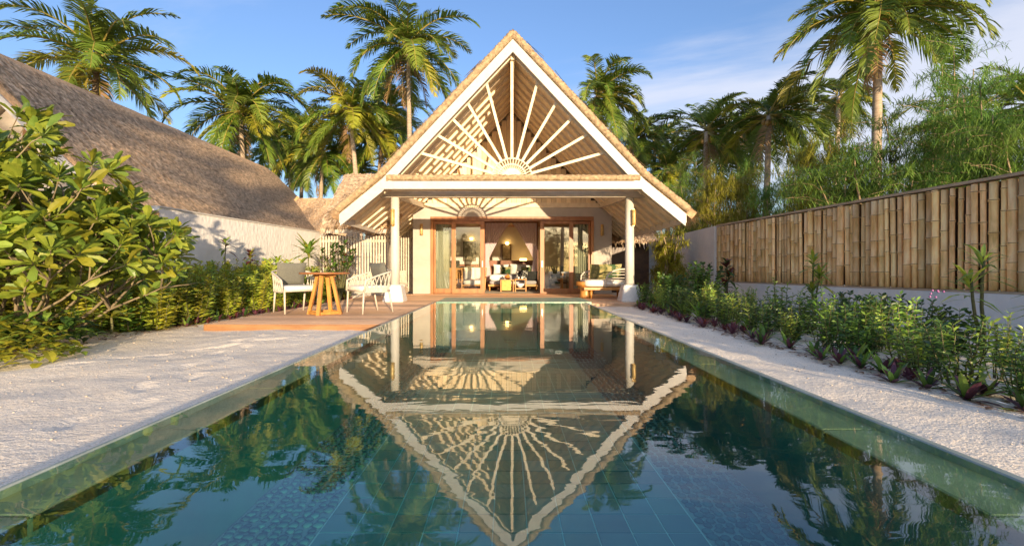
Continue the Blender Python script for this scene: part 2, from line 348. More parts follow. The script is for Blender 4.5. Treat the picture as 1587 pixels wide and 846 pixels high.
def emit_mat(name, c, s):
    m = bpy.data.materials.new(name); m.use_nodes = True; N = m.node_tree.nodes; bs = N['Principled BSDF']
    bs.inputs['Base Color'].default_value = (*c, 1); bs.inputs['Emission Color'].default_value = (*c, 1); bs.inputs['Emission Strength'].default_value = s; return m
lamp_glow = emit_mat('lamp_shade_lit', (1.0, .62, .18), 3.5)
def mosaic_mat(name, c1, c2, cm, sc):
    m = mat(name, c1, c2, 3, rough=.4)
    N = m.node_tree.nodes; L = m.node_tree.links; bs = next(n for n in N if n.type == 'BSDF_PRINCIPLED'); tc = next(n for n in N if n.type == 'TEX_COORD')
    br = N.new('ShaderNodeTexBrick'); br.inputs['Color1'].default_value = (*c1, 1); br.inputs['Color2'].default_value = (*c2, 1); br.inputs['Mortar'].default_value = (*cm, 1)
    br.inputs['Scale'].default_value = sc; br.offset = 0; br.inputs['Brick Width'].default_value = .147; br.inputs['Row Height'].default_value = .147; br.inputs['Mortar Size'].default_value = .004
    L.new(tc.outputs['Object'], br.inputs['Vector']); L.new(br.outputs[0], bs.inputs['Base Color']); return m
floor_tiles_m = mosaic_mat('pool_floor_tiles', (.008, .105, .09), (.017, .145, .115), (.16, .38, .30), 1.0)
coping_m = mosaic_mat('coping_mosaic', (.12, .27, .20), (.30, .38, .26), (.34, .38, .29), 3.2)

# ================================================================== SETTING
rnd = random.Random(7)
PXL, PXR, PY0, PY1 = -1.37, 1.44, -3.2, 8.6     # pool outline
SZ = 0.02
STEPS = [(-2.35 - .10 * i + (.11 if i % 2 else -.11), 2.6 + i * .36, 1.75 + .12 * (i % 3)) for i in range(10)] + [(-3.9 + .17 * i, 4.1 + i * .26 + (.1 if i % 2 else 0), .9) for i in range(8)]
def sand_h(x, y):
    # low dunes and footprints fading to nothing at the pool edge
    d = min(abs(x - PXL), abs(x - PXR)) if PY0 < y < PY1 else 1.0
    k = min(1, d / .35)
    v = mnoise.noise((x * 1.1, y * 1.1, 0)) * .022 + mnoise.noise((x * 4.2, y * 4.2, 3)) * .010 + mnoise.noise((x * 11, y * 11, 8)) * .003
    if x < PXL:
        for fx, fy, a in STEPS:
            u = (x - fx) * cos(a) + (y - fy) * sin(a); w = -(x - fx) * sin(a) + (y - fy) * cos(a); q = (u / .15) ** 2 + (w / .065) ** 2
            if q < 4: v += -.017 * math.exp(-q * 1.4) + .006 * math.exp(-(q - 1.6) ** 2 * 2)
    return SZ + k * v
def patch(mb, x0, x1, y0, y1, st):
    nx = max(1, int(round((x1 - x0) / st))); ny = max(1, int(round((y1 - y0) / st))); vs = []; fs = []
    for j in range(ny + 1):
        for i in range(nx + 1):
            x = x0 + (x1 - x0) * i / nx; y = y0 + (y1 - y0) * j / ny; vs.append((x, y, sand_h(x, y)))
    for j in range(ny):
        for i in range(nx): a = j * (nx + 1) + i; fs.append((a, a + 1, a + nx + 2, a + nx + 1))
    mb.add(vs, fs, 0, True)
g = MB()
patch(g, -7.5, -5.2, PY0, PY1, .1); patch(g, -5.2, PXL - .03, PY0, PY1, .04); patch(g, PXR + .04, 3.2, PY0, PY1, .04); patch(g, 3.2, 7.5, PY0, PY1, .1); patch(g, -7.5, PXL - .03, PY1, 12.8, .12); patch(g, PXR + .17, 7.5, PY1, 12.8, .12)
patch(g, -7.5, 7.5, -9, PY0, .25)
for x0, x1, y0, y1 in ((-900, -7.5, -900, 900), (7.5, 900, -900, 900), (-7.5, 7.5, -900, -9), (-7.5, 7.5, 12.8, 900)):
    g.add([(x0, y0, SZ), (x1, y0, SZ), (x1, y1, SZ), (x0, y1, SZ)], [(0, 1, 2, 3)])
solo('sand_ground', g, sand_m, kind='structure')

# ---- pool: raised above the sand, its weir top just under the water
WZ = .28
IX0, IX1, FZ = PXL + .165, PXR - .215, WZ - .52
pool = link('pool_basin', None); tag(pool, kind='structure'); ORG[pool] = Vector()
b = MB()
b.add([(IX0, PY0, FZ), (IX1, PY0, FZ), (IX1, PY1, FZ), (IX0, PY1, FZ)], [(0, 1, 2, 3)])
part('floor', b, floor_tiles_m, pool)
b = MB(); zt = WZ - .03
for x in (IX0, IX1): b.add([(x, PY0, FZ), (x, PY1, FZ), (x, PY1, zt), (x, PY0, zt)], [(0, 1, 2, 3)])
b.add([(IX0, PY1, FZ), (IX1, PY1, FZ), (IX1, PY1, WZ + .0), (IX0, PY1, WZ + .0)], [(0, 1, 2, 3)])
b.add([(IX0, PY0, FZ), (IX1, PY0, FZ), (IX1, PY0, zt), (IX0, PY0, zt)], [(3, 2, 1, 0)])
part('pool_wall', b, tile_m, pool)
for x0, x1 in ((PXL, IX0), (IX1, PXR)):
    n = 19; p = (PY1 - PY0) / n; q = MB(); q.bevbox(-(x1 - x0) / 2, (x1 - x0) / 2, -p / 2 + .003, p / 2 - .003, -.05, 0, .004); me = q.mesh('weir_slab', ledge_m)
    for i in range(n): inst('weir_slab', me, pool, ((x0 + x1) / 2, PY0 + p * (i + .5), WZ - .022 + rnd.uniform(-.002, .002)))
for x0, x1 in ((PXL - .022, PXL - .002), (PXR + .002, PXR + .035)):
    b = MB(); b.bevbox(x0, x1, PY0, PY1 + .01, -.06, WZ + .004, .004); part('outer_wall', b, lip_m, pool)
b = MB(); b.bevbox(PXL + .02, PXR + .14, PY1 - .028, 9.9, WZ - .2, WZ + .016, .006); part('far_coping', b, coping_m, pool)
b = MB(); b.bevbox(PXL, PXR, 9.904, 9.97, -.06, WZ + .0, .004); part('end_wall', b, lip_m, pool)
# floor tiles as single pieces where they show larger than about ten pixels
TP = .147; tm = MB(); hw = TP / 2 - .0025; tm.bevbox(-hw, hw, -hw, hw, 0, .010, .002); tme = tm.mesh('tile', tile_m); PC = (IX0 + IX1) / 2; NT = 5
for j in range(14):
    for i in range(-NT, NT + 1):
        inst('tile', tme, pool, (PC + i * TP, 1.55 + j * TP, FZ + .001 + rnd.uniform(0, .002)), (0, 0, rnd.uniform(-.006, .006)))
pm = []
for k in range(6):
    q = MB(); q.ball((0, 0, 0), (.022 + .005 * rnd.random(), .018 + .005 * rnd.random(), .009), 7, 4); pm.append(q.mesh('pebble', pebble_m))
bed = MB(); rest = MB(); XB = NT * TP + TP / 2 + .004
for sx in (-1, 1):
    xa = PC + sx * XB; xb = (IX0 if sx < 0 else IX1)
    bed.box(min(xa, xb) + .002, max(xa, xb) - .002, 1.3, 7.9, FZ + .002, FZ + .005)
part('pebble_bed', bed, mosaic_w, pool)
q = MB(); q.box(PC - XB, PC + XB, 1.4, 1.5 + 14 * TP, FZ + .0005, FZ + .0085); part('grout_bed', q, grout_m, pool)
y = 1.72; spots = []
while y < 6.5:
    for sx in (-1, 1):
        xa = PC + sx * XB; xb = (IX0 if sx < 0 else IX1); lo, hi = min(xa, xb) + .025, max(xa, xb) - .02
        x = lo + rnd.uniform(0, .02)
        while x < hi: spots.append((x + rnd.uniform(-.006, .006), y + rnd.uniform(-.009, .009))); x += .049
    y += .043
for i, (x, y) in enumerate(spots):
    if i < 290:
        inst('pebble', rnd.choice(pm), pool, (x, y, FZ + .008), (0, 0, rnd.uniform(0, 6.28)), rnd.uniform(.8, 1.15))
    else: rest.ball((x, y, FZ + .008), (.022, .018, .009), 5, 3)
part('pebbles', rest, pebble_m, pool, kind='stuff')
w = MB(); w.add([(PXL, PY0, WZ), (PXR, PY0, WZ), (PXR, PY1 - .03, WZ), (PXL, PY1 - .03, WZ)], [(0, 1, 2, 3)])
solo('pool_water', w, water_m, kind='structure')

# ---- decks: every board its own part
def deck(x0, x1, y0, y1, fascia, label):
    d = link('deck', None); d.location = ((x0 + x1) / 2, (y0 + y1) / 2, 0); ORG[d] = Vector(d.location); tag(d, kind='structure')
    n = int((y1 - y0) / .14); p = (y1 - y0) / n
    m = MB(); m.bevbox(-(x1 - x0) / 2, (x1 - x0) / 2, -p / 2 + .006, p / 2 - .006, -.03, 0, .004); me = m.mesh('plank', deck_wood)
    for i in range(n):
        inst('plank', me, d, ((x0 + x1) / 2 + rnd.uniform(-.004, .004), y0 + p * (i + .5), .1 + rnd.uniform(-.0015, .0015)))
    b = MB(); b.box(x0 + .03, x1 - .03, y0 + .04, y1 - .02, -.02, .066); part('joist_frame', b, dark_wood, d)
    if fascia:
        b = MB(); b.bevbox(x0 - .005, x1 + .005, y0 - .028, y0 - .002, -.01, .098, .004); part('fascia_board', b, fascia_wood, d)
        b = MB(); b.bevbox(x0 - .03, x0 - .007, y0, y1, -.01, .097, .004); part('fascia_board', b, fascia_wood, d)
    return d
deck(-4.4, PXL - .05, 6.62, 10.82, True, '')
deck(PXL - .04, 1.6, 9.98, 10.82, False, '')
deck(-4.4, 3.42, 10.88, 15.35, False, '')
b = MB(); b.bevbox(1.61, 3.43, 10.85, 10.876, -.01, .098, .004); solo('deck_edge_board', b, deck_wood, kind='structure')
# pale border slab beside the left deck
b = MB(); b.bevbox(-4.72, -4.44, 7.2, 14, -.02, .045, .008); solo('border_slab', b, plaster, kind='structure')

# ================================================================== VILLA
VX = .12; YF = 10.9; YW = 15.5; YB = 23.5
PROF = [(0, 6.41), (3.14, 3.06), (4.13, 2.25)]
def strip(side, a, b, cut=0.0, prof=PROF):      # band under the roof line, shifted down by a..b
    up = [(VX + side * x, z - a) for x, z in prof]; dn = [(VX + side * x, z - b) for x, z in prof]
    return up + dn[::-1]
villa = thing('villa', 'cream pool villa with steep thatched gable and open sunburst truss', 'house', (VX, YW, .1))
# thatch slabs
def thatch_slab(parent, side, prof, vx, y0, y1, th, name='thatched_roof', n_straw=2500, seed=1):
    m = MB(); r = random.Random(seed); ny = 40; nx = 14
    pts = []
    tot = [0]
    for i in range(len(prof) - 1): tot.append(tot[-1] + (Vector(prof[i + 1]) - Vector(prof[i])).length)
    def at(t):
        s = t * tot[-1]
        for i in range(len(prof) - 1):
            if s <= tot[i + 1] + 1e-6:
                k = (s - tot[i]) / (tot[i + 1] - tot[i]); p = Vector(prof[i]).lerp(Vector(prof[i + 1]), k); d = (Vector(prof[i + 1]) - Vector(prof[i])).normalized(); return p, d
    top = []; 
    for i in range(nx + 1):
        p, d = at(i / nx); nrm = Vector((-d.y, d.x)) * -1
        if nrm.y < 0: nrm = -nrm
        row = []
        for j in range(ny + 1):
            y = y0 + (y1 - y0) * j / ny; k = th + .03 * mnoise.noise((i * .9, y * 1.3, seed))
            q = p + nrm * k if i > 0 else Vector((0, p.y + th * 1.4 + .03 * mnoise.noise((0, y * 1.3, seed))))
            row.append((vx + side * q.x, y, q.y))
        top.append(row)
    vs = [v for row in top for v in row]; fs = []
    for i in range(nx):
        for j in range(ny): a = i * (ny + 1) + j; f = (a, a + 1, a + ny + 2, a + ny + 1); fs.append(f if side < 0 else f[::-1])
    nb = len(vs)
    for x, z in prof: vs += [(vx + side * x, y0, z + .002), (vx + side * x, y1, z + .002)]
    for i in range(len(prof) - 1): a = nb + 2 * i; f = (a, a + 2, a + 3, a + 1); fs.append(f if side < 0 else f[::-1])
    # verges (front and back) and eave face
    idx = [0, None, None]
    for j, e in ((0, 0), (ny, 1)):
        for i in range(nx):
            t0 = i / nx; ii = 0
            s = (i + .5) / nx * tot[-1]
            while ii < len(prof) - 2 and s > tot[ii + 1]: ii += 1
            fs.append((i * (ny + 1) + j, (i + 1) * (ny + 1) + j, nb + 2 * (ii + (1 if i == nx - 1 or (i + 1) / nx * tot[-1] >= tot[ii + 1] - 1e-6 else 0)) + e, nb + 2 * ii + e))
    for j in range(ny):
        pass
    a = nx * (ny + 1); fs.append(tuple([a + j for j in range(ny + 1)] + [nb + 2 * len(prof) - 1, nb + 2 * len(prof) - 2]))
    m.add(vs, fs, 0, True)
    o = part(name, m, thatch, parent)
    # loose straws lying down the slope and shagging at the eave
    s = MB()
    for k in range(n_straw):
        t = r.uniform(.01, .985); y = r.uniform(y0, y1); p, d = at(t); nrm = Vector((d.y, -d.x)) 
        if nrm.y < 0: nrm = -nrm
        L = r.uniform(.3, .7); q = p + nrm * (th + r.uniform(.0, .05)); e = q + d * L + nrm * r.uniform(-.03, .03)
        w = r.uniform(.010, .026); sl = r.uniform(-.12, .12)
        s.add([(vx + side * q.x, y - w, q.y), (vx + side * q.x, y + w, q.y), (vx + side * e.x, y + sl + w * .6, e.y), (vx + side * e.x, y + sl - w * .6, e.y)], [(0, 1, 2, 3)])
    for k in range(int((y1 - y0) * 90)):
        y = r.uniform(y0, y1); p, d = at(1.0); nrm = Vector((d.y, -d.x)); nrm = -nrm if nrm.y < 0 else nrm
        q = p + nrm * r.uniform(0, th); L = r.uniform(.08, .26); e = q + d * L * .6 + Vector((0, -L * .8)); w = r.uniform(.006, .016)
        s.add([(vx + side * q.x, y - w, q.y), (vx + side * q.x, y + w, q.y), (vx + side * e.x, y + r.uniform(-.06, .06), e.y)], [(0, 1, 2)])
    part('straw', s, straw, o, kind='stuff')
    return o
def verge_roll(parent, pts, rad, name='verge_roll', twist=64, seg_len=.035, amp=.09):
    # rope of bound thatch: a tube with slanting strand ridges
    pts = [Vector(p) for p in pts]; m = MB(); P = []
    for i in range(len(pts) - 1):
        n = max(2, int((pts[i + 1] - pts[i]).length / seg_len))
        for k in range(n): P.append(pts[i].lerp(pts[i + 1], k / n))
    P.append(pts[-1]); n = 12; vs = []; fs = []; s = 0
    for i, p in enumerate(P):
        if i: s += (P[i] - P[i - 1]).length
        d = (P[min(i + 1, len(P) - 1)] - P[max(i - 1, 0)]).normalized(); a = Vector((0, -1, 0)) if abs(d.y) < .7 else Vector((1, 0, 0)); c = d.cross(a).normalized()
        for j in range(n):
            t = 2 * pi * j / n
            rr = rad * (1 + amp * (1 + .7 * mnoise.noise((s * 2.1, 5, 0))) * sin(s * twist + t * 1.0 + 2.5 * mnoise.noise((s * .9, 0, 2))) + .16 * mnoise.noise((s * 9, t * 1.5, i * .01)))
            vs.append(p + (a * cos(t) + c * sin(t)) * rr)
    for i in range(len(P) - 1):
        for j in range(n): fs.append((i * n + j, i * n + (j + 1) % n, (i + 1) * n + (j + 1) % n, (i + 1) * n + j))
    fs.append(tuple(range(n))); fs.append(tuple(range((len(P) - 1) * n + n - 1, (len(P) - 1) * n - 1, -1)))
    m.add(vs, fs, 0, True)
    r = random.Random(3)
    for k in range(len(P) * 5):      # stray straw ends
        i = r.randrange(len(P) - 1); p = P[i]; d = (P[i + 1] - P[i]).normalized(); t = r.uniform(0, 6.28); a = Vector((0, -1, 0)) if abs(d.y) < .7 else Vector((1, 0, 0)); c = d.cross(a).normalized()
        o_ = (a * cos(t) + c * sin(t)); q = p + o_ * rad * .98; e = q + d * r.uniform(-.14, .14) + o_ * r.uniform(0, .03); w = d.cross(o_) * .007
        m.add([q - w, q + w, e], [(0, 1, 2)], 0)
    return part(name, m, rope_thatch, parent)
for sd in (-1, 1):
    pr = PROF[:-1] + [(4.30, 2.12)]
    thatch_slab(villa, sd, pr, VX, YF + .03, YB, .2, n_straw=3000, seed=5 + sd)
    verge_roll(villa, [(VX + sd * x, YF + .02, z + .10) for x, z in ((0, 6.46), (3.16, 3.10), (4.22, 2.24))], .095)
    m = MB(); m.prismY(strip(sd, 0, .30), YF - .03, YF + .03); part('barge_board', m, white_paint, villa)
    m = MB(); m.prismY(strip(sd, .012, .20), YF + .035, YF + .12); part('inner_barge', m, cream_wood, villa)
    m = MB(); m.prismY(strip(sd, .003, .05), YF + .125, YB - .1); part('roof_boarding', m, ceiling_wood, villa)
    q = MB(); pl = strip(sd, .053, .145); q.prismY(pl, -.032, .032); rme = q.mesh('rafter', cream_wood)
    k = 0
    while YF + .55 + .54 * k < YB - .3:
        yy = YF + .55 + .54 * k
        if yy > YW - .1 and yy < YW + .2: yy += .3
        if yy < YW + 4: inst('rafter', rme, villa, (0, yy, 0)).location = Vector((0, yy, 0)) - ORG[villa]
        k += 1
    # eave fascia
    m = MB(); xe = VX + sd * 4.14; m.box(min(xe, xe + sd * .03), max(xe, xe + sd * .03), YF + .02, YB - .1, 2.03, 2.24); part('eave_board', m, white_paint, villa)
m = MB(); m.box(VX - .05, VX + .05, YF + .14, YB, 6.0, 6.22); part('ridge_beam', m, cream_wood, villa)
# tie beam, thatch sill, sunburst
m = MB(); m.bevbox(VX - 3.16, VX + 3.16, YF - .036, YF + .10, 2.83, 3.02, .006); part('tie_beam', m, white_paint, villa)
m = MB(); m.bevbox(VX - 3.0, VX + 3.0, YF + .11, YF + .42, 2.86, 2.99, .006); part('tie_beam_rear', m, cream_wood, villa)
verge_roll(villa, [(VX - 3.02, YF + .0, 3.10), (VX + 3.04, YF + .0, 3.10)], .078, 'thatch_sill', twist=50)
YS = YF + .25; HC = Vector((VX - .02, YS, 3.13))
m = MB(); m.tube([HC + Vector((.5 * cos(pi * i / 24), 0, .5 * sin(pi * i / 24))) for i in range(25)], .022, 6); sb = part('sunburst_panel', m, cream_wood, villa)
m = MB(); m.tube([HC + Vector((.36 * cos(pi * i / 24), 0, .36 * sin(pi * i / 24))) for i in range(25)], .018, 6); part('ring', m, cream_wood, sb)
m = MB(); m.prismY([(HC.x + .26 * cos(pi * i / 20), HC.z + .26 * sin(pi * i / 20)) for i in range(21)], YS - .03, YS + .03); part('hub', m, cream_wood, sb)
for i in range(20):
    a = pi * (i + .5) / 20; m = MB(); d = Vector((cos(a), 0, sin(a))); m.bar(HC + d * .265, HC + d * .49, .022, .03, up=(0, 1, 0)); part('spindle', m, cream_wood, sb)
ends = [(830, 139), (859, 165), (883, 187), (905, 212), (933, 238)]
m = MB(); m.bevbox(HC.x - .035, HC.x + .035, YS - .03, YS + .03, HC.z + .5, 6.1, .005); part('spoke', m, cream_wood, sb)
for ex, ey in ends:
    e = PX(ex, ey, YS); 
    for sd in (-1, 1):
        E = Vector((HC.x + sd * (e.x - HC.x), YS, e.z)); d = (E - HC).normalized(); m = MB()
        zr = E + d * .22
        m.bar(HC + d * .51, zr, .065, .05, up=(0, 1, 0)); part('spoke', m, cream_wood, sb)
# inner rafter pair that carries the spokes
for sd in (-1, 1):
    m = MB(); m.prismY(strip(sd, .054, .30, prof=[(0, 6.41), (3.14, 3.06)]), YS - .045, YS + .045); part('truss_rafter', m, cream_wood, villa)
# columns
for X in (-2.88, 3.11):
    m = MB(); m.tube([(X, 11.62, z) for z in (.5, 1.2, 2.0, 2.74)], [.118, .114, .110, .108], 16); c = part('column', m, col_paint, villa)
    m = MB(); vs = []
    for z, h in ((.1, .255), (.13, .262), (.46, .195), (.52, .17)):
        for sx, sy in ((-1, -1), (1, -1), (1, 1), (-1, 1)):
            for q in ((sx * h, sy * (h - .03)), (sx * (h - .03), sy * h)) if sx * sy < 0 else ((sx * (h - .03), sy * h), (sx * h, sy * (h - .03))): pass
            a, b_ = ((sx * h, sy * (h - .03)), (sx * (h - .03), sy * h))
            if sx * sy > 0: seq = (a, b_) if sx < 0 else (a, b_)
            else: seq = (b_, a)
            for q in seq: vs.append((X + q[0], 11.62 + q[1], z))
    fs = [tuple(range(7, -1, -1)), tuple(range(24, 32))]
    for l in range(3):
        for i in range(8): fs.append((l * 8 + i, l * 8 + (i + 1) % 8, l * 8 + 8 + (i + 1) % 8, l * 8 + 8 + i))
    m.add(vs, fs); part('plinth', m, plinth_m, c)
    m = MB(); m.bar((X - .0, 11.72, 2.82), (X + (0.06 if X > 0 else -.02), YW - .003, 3.10), .12, .16); part('side_beam', m, beam_wood, villa)
m = MB(); m.bevbox(-3.25, 3.5, 11.54, 11.7, 2.742, 2.90, .006); part('column_beam', m, beam_wood, villa)
# front wall
XL, XR = -3.23, 3.54; DL, DR = (668 - CX) * YW / F, (919.5 - CX) * YW / F; DT = 2.72
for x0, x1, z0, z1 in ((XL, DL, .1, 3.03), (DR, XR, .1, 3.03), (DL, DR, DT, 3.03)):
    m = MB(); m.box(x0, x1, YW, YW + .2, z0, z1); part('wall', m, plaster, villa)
m = MB(); m.bevbox(XL - .1, XR + .1, YW - .03, YW + .2, 3.033, 3.19, .006); part('wall_plate', m, cream_wood, villa)
for i in range(38):       # upright boards closing the gable above the wall plate
    x0 = VX - 3.2 + i * .169; xm = abs(x0 + .085 - VX); zt = 6.41 - (xm + .085) * 3.35 / 3.14 - .06
    if zt < 3.25: continue
    m = MB(); m.bevbox(x0 + .004, x0 + .165, YW + .02 + rnd.uniform(0, .006), YW + .06, 3.193, zt, .004); part('gable_board', m, gable_wood, villa)
m = MB(); m.box(VX - 3.0, VX + 3.0, YW + .07, YW + .09, 3.2, 3.3); m.prismY([(VX - 3.0, 3.2), (VX + 3.0, 3.2), (VX, 6.2)], YW + .075, YW + .1); part('gable_backing', m, dark_wood, villa)
m = MB(); m.box(XL, XL + .18, YW + .2, 22, .1, 3.03); part('wall', m, room_wall, villa)
m = MB(); m.box(XR - .18, XR, YW + .2, 22, .1, 3.03); part('wall', m, room_wall, villa)
m = MB(); m.box(XL, XR, 22, 22.2, .1, 3.03); part('wall', m, room_wall, villa)
m = MB(); m.box(XL + .18, XR - .18, YW + .2, 22, 3.0, 3.028); part('room_ceiling', m, red_wood, villa)
m = MB(); m.box(XL + .0, XR - .0, YW - .14, 22, -.02, .101); part('room_floor', m, room_floor, villa)
m = MB(); m.bevbox(DL - .05, DR + .05, YW - .18, YW - .142, .02, .112, .004); part('threshold', m, orange_wood, villa)
# doors
def dx_(x): return (x - CX) * YW / F
m = MB(); m.bevbox(dx_(667.5), dx_(920), YW - .05, YW + .12, DT - .14, DT - .002, .005); part('door_head', m, orange_wood, villa)
for a, b_ in ((667.5, 672), (915.5, 920)):
    m = MB(); m.bevbox(dx_(a), dx_(b_), YW - .05, YW + .12, .102, DT - .142, .005); part('door_jamb', m, orange_wood, villa)
def slider(x0, x1, yy, stile, handle):
    X0, X1 = dx_(x0), dx_(x1); st = stile * YW / F; z0, z1 = .115, DT - .145
    m = MB(); m.bevbox(X0, X0 + st, yy, yy + .05, z0, z1, .004).bevbox(X1 - st, X1, yy, yy + .05, z0, z1, .004)
    m.bevbox(X0 + st, X1 - st, yy, yy + .05, z1 - .10, z1, .004).bevbox(X0 + st, X1 - st, yy, yy + .05, z0, z0 + .16, .004)
    d = part('sliding_door', m, orange_wood, villa)
    m = MB(); m.box(X0 + st, X1 - st, yy + .02, yy + .03, z0 + .16, z1 - .10); part('glass_pane', m, glass_m, d)
    if handle:
        hx = X1 - st / 2 if handle > 0 else X0 + st / 2
        m = MB(); m.bevbox(hx - .02, hx + .02, yy - .018, yy - .001, 1.0, 1.22, .004); part('handle', m, steel, d)
slider(700, 751, YW - .03, 6.5, 1); slider(837, 888.5, YW - .03, 6.5, -1)
slider(672.3, 702, YW + .05, 2.6, 0); slider(886, 915, YW + .05, 2.6, 0)

# ---- things hanging or standing at the villa
def sconce(loc, label):
    t = thing('wall_lamp', label, 'wall lamp', loc, 'bamboo wall lamps on the villa', world=False)
    m = MB(); m.tube([(0, -.02, z) for z in (-.16, -.15, .15, .16)], [.045, .052, .052, .045], 12); part('shade', m, sconce_m, t)
    m = MB(); m.bevbox(-.03, .03, .0, .045, -.2, .2, .004); part('back_plate', m, brass, t)
    for z in (-.165, .165):
        m = MB(); m.lathe([(.055, -.012), (.055, .012)], (0, -.02, z), 12); part('collar', m, brass, t)
    return t
s1 = sconce((-2.93, YW - .047, 2.28), 'slim bamboo wall lamp on the white wall left of the sliding doors')
copy = copy_tree(s1); copy.location = (3.20, YW - .047, 2.26); copy['label'] = 'slim bamboo wall lamp on the white wall right of the sliding doors'
copy = copy_tree(s1); copy.location = (-2.90, 11.47, 2.22); copy.scale = (1.0, 1, 1.1); copy['label'] = 'bamboo wall lamp fixed high on the left porch column'
copy = copy_tree(s1); copy.location = (3.17, 11.47, 2.22); copy.scale = (1.0, 1, 1.1); copy['label'] = 'bamboo wall lamp fixed high on the right porch column'

def pillow_mb(w, h, d, M_):
    m = MB(); n = 8; vs = []; fs = []
    for f in (1, -1):
        for j in range(n + 1):
            for i in range(n + 1):
                u = i / n * 2 - 1; v = j / n * 2 - 1; k = (max(0, (1 - u ** 4) * (1 - v ** 4))) ** .5
                sx = 1 - .06 * (1 - abs(v)) * 0 - .05 * v * v * 0
                vs.append(M_ @ Vector((u * w / 2 * (1 - .07 * (1 - v * v)), f * d / 2 * k, v * h / 2 * (1 - .07 * (1 - u * u)))))
    for f in (0, 1):
        o = f * (n + 1) ** 2
        for j in range(n):
            for i in range(n):
                a = o + j * (n + 1) + i; q = (a, a + 1, a + n + 2, a + n + 1); fs.append(q if f == 0 else q[::-1])
    m.add(vs, fs, 0, True); return m
def pillow(name, label, cat, loc, w, h, d, tilt, rz, mt, group=None):
    m = pillow_mb(w, h, d, Matrix.Rotation(rz, 4, 'Z') @ Matrix.Rotation(-tilt, 4, 'X')); o = solo(name, m, mt, label, cat, group); o.location = loc; return o
# day bed on the right deck
db = thing('day_bed', 'outdoor day bed with curved tube arms and white mattress behind the right column', 'day bed', (2.95, 13.2, .1))
m = MB(); m.bevbox(2.12, 3.40, 12.65, 13.75, .34, .42, .008); part('base', m, amber_wood, db)
for x in (2.35, 3.28):
    for y in (12.8, 13.6):
        m = MB(); m.tube([(x, y, .1), (x, y, .34)], [.025, .032], 8); part('leg', m, amber_wood, db)
m = MB(); m.ball((2.76, 13.2, .53), (.63, .52, .105), 20, 8, e=.35); part('mattress', m, cush_w, db)
for y in (12.68, ):
    arm = [(2.72, y, .36), (2.73, y, .62), (2.80, y, .78), (2.95, y, .88), (3.1, y, .92), (3.38, y, .93)]
    m = MB(); m.tube(arm, .024, 8); part('arm_rail', m, frame_w, db)
    for z, xs in ((.50, 2.73), (.59, 2.735), (.68, 2.76), (.77, 2.82), (.85, 2.92)):
        m = MB(); m.tube([(xs, y, z), (3.38, y, z)], .013, 6); part('arm_slat', m, frame_w, db)
m = MB(); m.tube([(2.2, 13.74, .40), (2.22, 13.76, .74), (2.32, 13.77, .84), (2.6, 13.78, .90), (3.38, 13.78, .93)], .022, 8); part('back_rail', m, frame_w, db)
for k in range(6):
    m = MB(); m.tube([(2.24, 13.77, .46 + k * .07), (3.38, 13.78, .48 + k * .075)], .012, 6); part('back_slat', m, frame_w, db)
pillow('cushion', 'green gold leaf print cushion on the day bed', 'cushion', (2.66, 13.45, .85), .5, .48, .16, R(-14), R(6), cush_gold)
pillow('cushion', 'dark green leaf print cushion behind the porch column', 'cushion', (3.12, 13.5, .86), .5, .46, .16, R(-16), R(-4), cush_leaf)
m = MB(); m.lathe([(.155, 0), (.165, .02), (.15, .12), (.145, .3), (.15, .34), (.25, .36), (.262, .40), (.262, .46), (.24, .475), (.22, .462)], (0, 0, 0), 24)
o = solo('drum_stool', m, amber_wood, 'orange turned wood drum table beside the day bed', 'side table'); o.location = (2.22, 13.05, .1)

# ================================================================== INTERIOR
def wpart(name, fn, mt, parent): m = MB(); fn(m); return part(name, m, mt, parent)
bedt = thing('canopy_bed', 'large four poster bed with grey cover and wooden headboard inside the room', 'bed', (.13, 19.4, .1))
wpart('bed_base', lambda m: m.bevbox(-.85, 1.12, 18.4, 20.6, .15, .42, .01), red_wood, bedt)
wpart('mattress', lambda m: m.ball((.135, 19.5, .55), (1.0, 1.12, .16), 24, 8, e=.3), linen_w, bedt)
wpart('bed_cover', lambda m: m.ball((.135, 18.95, .56), (1.03, .62, .185), 24, 8, e=.3), linen_g, bedt)
wpart('headboard', lambda m: m.bevbox(-1.0, 1.27, 20.66, 20.74, .1, 1.35, .01), red_wood, bedt)
for x in (-.93, 1.19):
    for y in (18.3, 20.6): wpart('post', lambda m: m.bevbox(x - .035, x + .035, y - .035, y + .035, .1, 2.80, .005), red_wood, bedt)
wpart('canopy_frame', lambda m: m.bevbox(-.97, 1.23, 18.26, 18.34, 2.802, 2.9, .005).bevbox(-.97, -.89, 18.345, 20.64, 2.802, 2.9, .005).bevbox(1.15, 1.23, 18.345, 20.64, 2.802, 2.9, .005), red_wood, bedt)
# sheer curtains, tied back at the posts
def net(side):
    m = MB(); vs = []; fs = []; nu, nv = 36, 16; xo = -.90 if side < 0 else 1.16; xi = .10 if side < 0 else .16
    for j in range(nv + 1):
        v = j / nv
        for i in range(nu + 1):
            u = i / nu
            if v < .62: k = v / .62; kk = k ** .85; wid = (1 - kk) * 1 + kk * .14; z = 2.79 - v * 2.30
            else: k = (v - .62) / .38; wid = .14 + .12 * k; z = 2.79 - v * 2.30
            x = xo + (xi - xo) * u * wid; y = 18.2 + .03 * sin(u * 42) * (.35 + .65 * wid) - .02 * v
            vs.append((x, y, z))
    for j in range(nv):
        for i in range(nu): a = j * (nu + 1) + i; fs.append((a, a + 1, a + nu + 2, a + nu + 1))
    m.add(vs, fs, 0, True); return m
for sd, w_ in ((-1, 'left'), (1, 'right')):
    tag(link('sheer_curtain', net(sd).mesh('sheer_curtain', net_m)), 'pink sheer bed curtain tied back at the %s bed post' % w_, 'curtain', 'sheer curtains of the bed')
